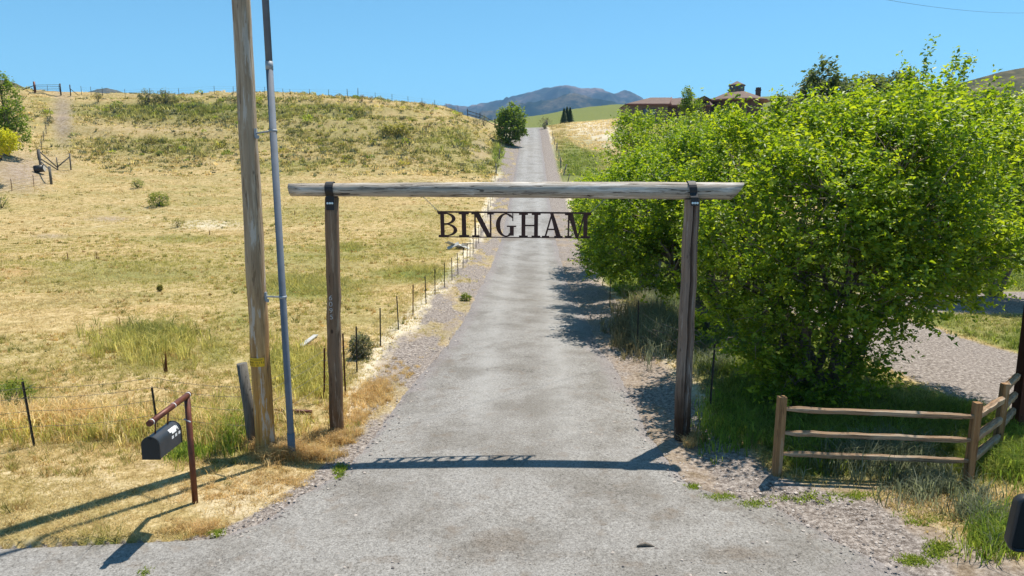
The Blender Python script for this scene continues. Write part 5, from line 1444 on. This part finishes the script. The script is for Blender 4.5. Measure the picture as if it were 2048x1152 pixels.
# dead branch heap by the right post
x, y, z = loc_on(1400, 700)
g = thing('dead_branches', 'heap of bare dead branches behind the right gate post', 'branches', (x, y, z))
for i in range(16):
    a = Vector((random.uniform(-1.2, .6), random.uniform(-.4, .4), 0.05)); d = Vector((random.uniform(-1, 1), random.uniform(-.5, .5), random.uniform(.1, .7)))
    MB().tube([a, a + d * .5 + Vector((0, 0, .15)), a + d], [0.022, 0.016, 0.006], 6).build('branch', M['dead_wood'], g)
x, y = flat(1665, 1098 - 0)
o = MB().tube([(-0.10, 0, 0.03), (0, 0.02, 0.05), (0.12, 0.01, 0.02)], [0.010, 0.024, 0.008], 6, jit=.2).build('dirt_clod', M['bark'], None, (float(flat(1290, 1097)[0]), float(flat(1290, 1097)[1]), Hs(*map(float, flat(1290, 1097)))))
tag(o, 'dark clod lying on the asphalt in the foreground', 'clod')

# ------------------------------------------------------------------ grass, weeds, gravel (uncountable)
def wedge(n, d0, d1, rng, amax=0.86, amin=None, pw=1.0):
    t = rng.random(n) ** pw
    d = np.exp(math.log(d0) + (math.log(d1) - math.log(d0)) * t)
    a = rng.uniform(amin if amin is not None else -amax, amax, n)
    return a * d, d
def blades(name, X, Y, hgt, wid, col, nb, lean, spread, rng, seg=1, label=None, parent=None, droop=0.0):
    n = len(X)
    Z = H(X, Y)
    B = np.repeat(np.stack([X, Y, Z], 1), nb, 0)
    m = n * nb
    ang = rng.random(m) * 6.283; rr = np.sqrt(rng.random(m)) * np.repeat(spread, nb)
    B[:, 0] += np.cos(ang) * rr; B[:, 1] += np.sin(ang) * rr
    h = np.repeat(hgt, nb) * (0.55 + 0.6 * rng.random(m)); w = np.repeat(wid, nb) * (0.7 + 0.6 * rng.random(m))
    a2 = rng.random(m) * 6.283; ln = h * lean * (0.3 + rng.random(m))
    off = np.stack([np.cos(a2) * ln, np.sin(a2) * ln, h], 1)
    sd = rng.random(m) * 6.283
    S_ = np.stack([np.cos(sd) * w / 2, np.sin(sd) * w / 2, 0 * w], 1)
    c = np.repeat(col, nb, 0) * (0.75 + 0.5 * rng.random((m, 1)))
    B[:, 2] -= 0.01
    if seg == 1:
        V = np.stack([B - S_, B + S_, B + off], 1).reshape(-1, 3)
        Fc = np.arange(m * 3).reshape(-1, 3); C = np.repeat(c, 3, 0)
    else:
        mid = B + off * np.array([0.32, 0.32, 0.6])
        tip = B + off * np.array([1.25, 1.25, 1.0 - droop])
        V = np.stack([B - S_, B + S_, mid + S_ * 0.8, mid - S_ * 0.8, tip], 1).reshape(-1, 3)
        i = np.arange(m)[:, None] * 5
        Fc = np.concatenate([i + np.array([[0, 1, 2]]), i + np.array([[0, 2, 3]]), i + np.array([[3, 2, 4]])], 1).reshape(-1, 3); C = np.repeat(c, 5, 0)
    o = link(name, np_mesh(name, V, Fc, C), M['grass'], parent)
    if parent is None: tag(o, label, 'grass', kind='stuff')
    return o
def colmix(mk, n, rng, straw='straw', green='green'):
    t = rng.random(n)
    c = pick(straw, n, rng, t * 0.9 + 0.1)
    n_ = 0; mk = dict(mk); mk['green'] = np.clip(mk['green'] + mk.get('extra', 0), 0, 1)
    g = np.clip(mk['green'] * 1.15 + (rng.random(n) - 0.5) * 0.5, 0, 1)[:, None]
    c = c * (1 - g) + pick(green, n, rng, 0.3 + 0.7 * t) * g
    b = np.clip(mk['brush'] * 0.9 + (rng.random(n) - .5) * .4, 0, 1)[:, None]
    c = c * (1 - b) + pick('olive', n, rng, t) * b
    return c

def grow():
    rng = np.random.default_rng(99)
    # field and verge grass
    X, Y = wedge(170000, 7.2, 96, rng, pw=1.0)
    Z = Hbase(X, Y); mk = masks(X, Y, Z)
    fld = (road_in(X, Y) < -0.12) & (X < cen(Y) - 0.5)
    p = np.clip(1 - 0.93 * mk['gravel'] - 0.75 * mk['dirt'], 0, 1) * (0.35 + 0.65 * smooth(0.35, 0.6, fbm(X * 0.8, Y * 0.8, 3, 40)))
    k = fld & (rng.random(len(X)) < p); X, Y = X[k], Y[k]; mk = {a: b[k] for a, b in mk.items()}
    n = len(X); hh = (0.035 + 0.045 * rng.random(n)) * (1 + 1.3 * mk['green']) * (1 + np.clip(Y, 0, 60) * 0.006)
    hh *= 1 + 2.2 * smooth(0.45, 0.8, mk['green']) * vn(X, Y, 4)
    blades('dry_grass', X, Y, hh, np.maximum(0.010, Y * 0.0011), colmix({**mk, 'extra': 0.5 * smooth(0.42, 0.62, fbm(X * 0.10, Y * 0.32, 4, 77))}, n, rng, green='ygrass'), 5, 1.3, np.maximum(0.06, Y * 0.004), rng, label='short dry yellow grass covering the left field')
    # coarser tussocks and dead clumps in the field
    X, Y = wedge(16000, 8.2, 90, rng, 0.86, -0.86); mk = masks(X, Y, Hbase(X, Y))
    k = (road_in(X, Y) < -0.5) & (X < cen(Y) - 1.5) & (mk['gravel'] < .2) & (mk['dirt'] < .4) & (fbm(X * 0.45, Y * 0.8, 4, 43) > 0.5); X, Y = X[k], Y[k]; mk = {a: b[k] for a, b in mk.items()}; n = len(X)
    tt = rng.random(n)[:, None]
    c = np.where(tt < .4, pick('ygrass', n, rng), np.where(tt < .75, pick('straw', n, rng) * np.array([.85, .75, .6]), pick('olive', n, rng)))
    blades('field_tussocks', X, Y, 0.07 + 0.10 * rng.random(n), np.maximum(0.012, Y * .0012), c, 12, 0.8, np.maximum(0.07, Y * .003), rng, label='coarse grass tussocks dotted through the left field')
    # right lawn and lush verge
    X, Y = wedge(60000, 7.4, 60, rng, 0.86, 0.02, pw=1.3)
    mk = masks(X, Y, Hbase(X, Y))
    p = np.clip(1 - mk['gravel'] * 1.05 - 0.85 * mk['dirt'], 0, 1) * (0.3 + 0.7 * smooth(0.35, 0.6, fbm(X, Y, 3, 41)))
    k = (road_in(X, Y) < -0.15) & (rng.random(len(X)) < p) & (X > cen(Y)); X, Y = X[k], Y[k]; mk = {a: b[k] for a, b in mk.items()}
    n = len(X); lush = smooth(0.55, 0.9, mk['green'])
    hh = (0.06 + 0.05 * rng.random(n)) * (1 + 2.2 * lush * (0.4 + vn(X * .8, Y * .8, 6)))
    blades('green_grass', X, Y, hh, np.maximum(0.011, Y * 0.0010), colmix(mk, n, rng), 6, 0.9, np.maximum(0.07, Y * 0.004), rng, seg=2, label='lush green grass under the trees on the right', droop=0.15)
    # tall frontage weeds in front of the field fence, and grass at the split rails
    def patch(u, v, ru, rv, n, h, pal, nb=7, lean=0.5, wid=0.008, t0=0.0):
        uu = u + rng.normal(size=n) * ru * 0.6; vv = v + rng.normal(size=n) * rv * 0.6
        x_, f_, z_ = ray(uu, vv); t = -CAMZ / np.minimum(z_, -0.05)
        x0, y0, z0 = ground(u, v)
        s = (y0 / float(f_.mean())) / float(t.mean()) if y0 > 20 else 1.0
        return x_ * t * s, f_ * t * s, np.full(n, h) * (0.5 + rng.random(n)), 1.35 * pick(pal, n, rng, t0 + (1 - t0) * rng.random(n)), np.full(n, wid)
    tall = [(250, 868, 300, 26, 520, .30, 'ygrass'), (200, 860, 300, 26, 380, .30, 'straw'), (120, 850, 160, 22, 350, .36, 'straw'), (430, 865, 70, 40, 230, .38, 'ygrass'), (430, 865, 70, 30, 150, .36, 'straw'), (470, 880, 30, 30, 60, .42, 'green'), (300, 700, 90, 26, 420, .40, 'ygrass'), (310, 680, 70, 16, 160, .5, 'olive'),
            (590, 745, 50, 40, 300, .40, 'ygrass'), (640, 770, 40, 40, 200, .35, 'ygrass'), (370, 915, 45, 14, 110, .20, 'green'),
            (1760, 935, 100, 26, 300, .42, 'sage'), (1700, 905, 130, 30, 420, .30, 'green'), (1850, 985, 60, 30, 170, .30, 'sage'), (1990, 1085, 50, 40, 200, .24, 'green'), (1960, 1040, 50, 40, 110, .28, 'sage'), (2030, 920, 60, 50, 260, .32, 'green'),
            (1470, 850, 60, 50, 380, .25, 'green'), (1430, 720, 40, 40, 240, .35, 'sage'), (1310, 655, 36, 45, 420, .75, 'sage'), (1275, 640, 40, 40, 260, .6, 'dry'), (1255, 680, 40, 30, 200, .4, 'dry')]
    Xs, Ys, Hs_, Cs, Ws = [], [], [], [], []
    for a in tall:
        x_, y_, h_, c_, w_ = patch(*a)
        ok = (road_in(x_, y_) < -0.25) & (track_in(x_, y_) < -.1)
        Xs.append(x_[ok]); Ys.append(y_[ok]); Hs_.append(h_[ok]); Cs.append(c_[ok]); Ws.append(w_[ok] * (1 + 0.02 * y_[ok]))
    X, Y = np.concatenate(Xs), np.concatenate(Ys); n = len(X)
    blades('tall_weeds', X, Y, np.concatenate(Hs_), np.concatenate(Ws) * 1.4, np.concatenate(Cs), 8, 0.55, np.full(n, 0.09), rng, seg=2, label='tall weeds and rank grass along the fences and verges', droop=0.2)
    # straw-coloured bunch grass round pole, posts and the left road edge
    bunch = [(570, 915, 30, 14, 60, .24), (640, 915, 50, 10, 60, .17), (545, 925, 20, 8, 30, .22), (690, 870, 30, 14, 60, .16), (735, 800, 30, 16, 60, .18), (760, 780, 24, 12, 40, .22), (700, 835, 40, 14, 60, .14), (600, 960, 90, 16, 60, .07),
             (470, 990, 120, 24, 80, .06), (810, 745, 50, 20, 50, .08), (400, 1060, 60, 14, 40, .10), (1385, 885, 14, 10, 26, .16), (530, 905, 30, 10, 40, .2), (650, 880, 30, 12, 40, .16)]
    Xs, Ys, Hs_, Cs = [], [], [], []
    for (u, v, ru, rv, nn, h) in bunch:
        x_, y_, h_, c_, _ = patch(u, v, ru, rv, nn, h, 'straw', t0=0.15)
        c_ = c_ * np.array([0.74, 0.70, 0.66])
        ok = road_in(x_, y_) < -0.12
        Xs.append(x_[ok]); Ys.append(y_[ok]); Hs_.append(h_[ok]); Cs.append(c_[ok])
    X, Y = np.concatenate(Xs), np.concatenate(Ys); n = len(X)
    blades('straw_tufts', X, Y, np.concatenate(Hs_), np.full(n, 0.008), np.concatenate(Cs), 30, 0.9, np.full(n, 0.07), rng, seg=2, label='golden dry grass tufts around the pole and gate post', droop=0.25)
    # flattened dead straw litter on the left verge
    X, Y = wedge(42000, 7.6, 60, rng, 0.1, -0.62)
    mk = masks(X, Y, Hbase(X, Y)); ri = -road_in(X, Y)
    k = (ri > 0.1) & (ri < 2.6) & (X < cen(Y)) & (rng.random(len(X)) < 0.4 + 0.6 * mk['pale']) & (fbm(X * 1.5, Y * 1.5, 3, 50) > 0.44)
    X, Y = X[k], Y[k]; n = len(X)
    blades('straw_litter', X, Y, np.full(n, 0.022), np.maximum(0.009, Y * .0009), pick('straw', n, rng, 0.3 + .7 * rng.random(n)), 5, 4.5, np.full(n, 0.10), rng, label='flattened dead straw on the left verge')
    # hillside brush
    n0 = 60000
    uu = rng.uniform(-60, 1010, n0); d = rng.uniform(80, 128, n0)
    X = (uu - 1024) / F / 1.02 * d; Y = d
    Z = Hbase(X, Y); mk = masks(X, Y, Z)
    p = np.clip(mk['brush'] * 1.2 + mk['green'] * 0.5 + 0.08 - mk['dirt'] * 1.2, 0, 1) * (0.25 + 0.75 * smooth(0.42, 0.60, fbm(X * 0.3, Y * 0.4, 4, 60)))
    k = (rng.random(n0) < p * 0.55) & (road_in(X, Y) < -2.5); X, Y = X[k], Y[k]; mk = {a: b[k] for a, b in mk.items()}; n = len(X)
    c = colmix(mk, n, rng) * 1.3; dk = rng.random(n) < 0.28; c[dk] = pick('olive', int(dk.sum()), rng)
    gr = rng.random(n) < 0.12; c[gr] = pick('sage', int(gr.sum()), rng)
    blades('hillside_brush', X, Y, 0.12 + 0.45 * rng.random(n) ** 2 * (0.4 + mk['brush'] + mk['green']), np.full(n, 0.16), c, 12, 0.7, 0.15 + 0.5 * rng.random(n), rng, label='rough low brush and weeds covering the left hillside')
    # scattered rounder scrub on the same hillside, too many and too alike to single out
    n0 = 9000; uu = rng.uniform(60, 985, n0); d = rng.uniform(84, 121, n0); X = (uu - 1024) / F / 1.02 * d; Y = d
    mk = masks(X, Y, Hbase(X, Y)); pr = np.clip(mk['brush'] + mk['green'] * .6 - mk['dirt'], 0, 1) * smooth(0.46, 0.62, fbm(X * .35, Y * .5, 3, 61))
    k = (rng.random(n0) < pr * 0.22) & (road_in(X, Y) < -4); X, Y = X[k], Y[k]; nb_ = len(X); per = 70
    sz = 0.25 + 0.75 * rng.random(nb_) ** 2
    dv = unit(rng.normal(size=(nb_, per, 3))); dv[:, :, 2] = np.abs(dv[:, :, 2]) * 0.8
    C = np.stack([X, Y, H(X, Y)], 1)[:, None, :] + dv * (sz[:, None] * (0.6 + 0.4 * rng.random((nb_, per))))[:, :, None]
    pal = np.array([pick(p_, nb_, rng) for p_ in ('olive', 'green', 'sage', 'dry')]); kk = rng.choice(4, nb_, p=[.4, .25, .2, .15])
    cb = pal[kk, np.arange(nb_)]
    m_ = nb_ * per
    me = leaves_mesh('hillside_scrub', C.reshape(-1, 3), rng.normal(size=(m_, 3)) + np.array([0, 0, .6]), rng.normal(size=(m_, 3)) + np.array([0, 0, .5]), np.repeat(sz, per) * 0.34 * (0.7 + .6 * rng.random(m_)), 1.35 * np.repeat(cb, per, 0) * (0.7 + 0.6 * rng.random((m_, 1))), 0.5)
    tag(link('hillside_scrub', me, M['leaf_far']), 'rounded scrub bushes scattered thickly over the left hillside', 'scrub', kind='stuff')
    # brown twig and leaf litter on the right verge
    X, Y = wedge(46000, 7.0, 40, rng, 0.62, -0.02)
    u_, v_ = pix(X, Y, 0 * X); ri = -road_in(X, Y)
    k = (ri > 0.0) & (ri < 2.6) & (X > cen(Y)) & (fbm(X * 1.3, Y * 1.3, 3, 55) > 0.43) & (track_in(X, Y) < 0)
    X, Y = X[k], Y[k]; n = len(X)
    blades('twig_litter', X, Y, np.full(n, 0.012), np.maximum(0.012, Y * .001), np.array([[.10, .065, .042]]) * (0.4 + 1.6 * rng.random((n, 1))), 4, 5.0, np.full(n, 0.10), rng, label='brown twigs and dead leaves littering the right verge')
    # rough grass on the right upper slope
    uu = rng.uniform(1085, 1300, 9000); d = rng.uniform(60, 175, 9000); X = (uu - 1024) / F / 1.02 * d; Y = d
    k = (road_in(X, Y) < -2.0) & (fbm(X * .3, Y * .3, 3, 70) > .42); X, Y = X[k], Y[k]; n = len(X); mk = masks(X, Y, Hbase(X, Y))
    c = colmix(mk, n, rng); pl = mk['pale'] > .35; c[pl] = pick('straw', int(pl.sum()), rng, 0.5 + .5 * rng.random(int(pl.sum())))
    blades('slope_grass', X, Y, 0.12 + 0.25 * rng.random(n), np.full(n, .14), c, 6, 1.0, np.full(n, .4), rng, label='rough grass on the slope right of the upper driveway')
    # weeds edging the asphalt, right foreground
    pts = [(1385, 975, 10, 5, 20), (1440, 995, 30, 6, 50), (1500, 1010, 20, 5, 30), (1830, 1120, 26, 8, 60), (1880, 1105, 26, 14, 80), (1620, 1000, 60, 8, 50), (1720, 1000, 60, 8, 50), (290, 1145, 8, 4, 12), (430, 1065, 14, 6, 30), (680, 940, 10, 12, 40), (1850, 1045, 50, 16, 60)]
    Xs, Ys = [], []
    for (u, v, ru, rv, nn) in pts:
        x_, y_, *_r = patch(u, v, ru, rv, nn, .05, 'green'); Xs.append(x_); Ys.append(y_)
    X, Y = np.concatenate(Xs), np.concatenate(Ys); n = len(X)
    blades('edge_weeds', X, Y, np.full(n, .05), np.full(n, .022), pick('green', n, rng, .5 + .5 * rng.random(n)) * 1.2, 9, 1.0, np.full(n, .06), rng, label='small bright weeds along the asphalt edge')
    # dock / mullein stalks in the field, as one dry scatter
    st = [(195, 520), (192, 519), (136, 520), (238, 655), (380, 392), (590, 430), (332, 745), (420, 470)]
    P = [loc_on(*s) for s in st]; X = np.array([p_[0] for p_ in P]); Y = np.array([p_[1] for p_ in P])
    blades('dock_stalks', X, Y, np.full(len(X), .55), np.full(len(X), .028), np.tile(np.array([[.13, .06, .025]]), (len(X), 1)), 5, 0.12, np.full(len(X), .06), rng, seg=2, label='rusty brown dock stalks dotted over the field')
    # loose gravel
    X, Y = wedge(70000, 6.6, 55, rng, 0.62, -0.5, pw=1.15)
    mk = masks(X, Y, Hbase(X, Y)); ri = road_in(X, Y)
    pr = np.where(ri > 0, 0.03 + 0.5 * smooth(0.6, 0, ri), np.clip(mk['gravel'], 0, 1) * np.where(X > cen(Y), 0.45, 0.9))
    k = rng.random(len(X)) < pr; X, Y, ri = X[k], Y[k], ri[k]; n = len(X)
    s = (0.006 + 0.016 * rng.random(n) ** 3) * (1 + Y * 0.03)
    Z = np.where(ri > 0, Hbase(X, Y) + 0.012, H(X, Y)) + s * 0.3
    O = np.array([[1, 0, 0], [-1, 0, 0], [0, 1, 0], [0, -1, 0], [0, 0, .7], [0, 0, -.7]])
    th = rng.random(n) * 6.28; ct, sn = np.cos(th), np.sin(th)
    V = O[None] * s[:, None, None] * (0.6 + 0.8 * rng.random((n, 6, 1)))
    V = np.stack([V[:, :, 0] * ct[:, None] - V[:, :, 1] * sn[:, None], V[:, :, 0] * sn[:, None] + V[:, :, 1] * ct[:, None], V[:, :, 2]], 2) + np.stack([X, Y, Z], 1)[:, None, :]
    T8 = np.array([[0, 2, 4], [2, 1, 4], [1, 3, 4], [3, 0, 4]])
    Fc = (np.arange(n)[:, None, None] * 6 + T8[None]).reshape(-1, 3)
    tone = rng.random((n, 1)) ** 1.3
    cc = np.array([[.10, .085, .08]]) * (1 - tone) + np.array([[.44, .385, .34]]) * tone
    o = link('gravel', np_mesh('gravel', V.reshape(-1, 3), Fc, np.repeat(cc, 6, 0)), M['gravel'])
    tag(o, 'loose grey-pink gravel along the driveway edges', 'gravel', kind='stuff')
m, nt, b_, L_ = new_mat('gravel'); a_ = nt.nodes.new('ShaderNodeAttribute'); a_.attribute_name = 'col'; L_(a_.outputs['Color'], b_.inputs['Base Color']); b_.inputs['Roughness'].default_value = 0.9
M['gravel'] = m
grow()

# ------------------------------------------------------------------ air
def haze():
    m = bpy.data.materials.new('haze'); m.use_nodes = True; nt = m.node_tree; nt.nodes.clear()
    out = nt.nodes.new('ShaderNodeOutputMaterial'); v = nt.nodes.new('ShaderNodeVolumePrincipled')
    v.inputs['Color'].default_value = (0.30, 0.58, 1.0, 1); v.inputs['Density'].default_value = HAZE; v.inputs['Anisotropy'].default_value = 0.0
    nt.links.new(v.outputs[0], out.inputs['Volume'])
    o = MB().box((0, 0, 370), (19000, 19000, 820)).build('haze', m)
    tag(o, 'thin blue summer air over the whole valley', 'haze', kind='stuff')
HAZE = 1.2e-4
haze()
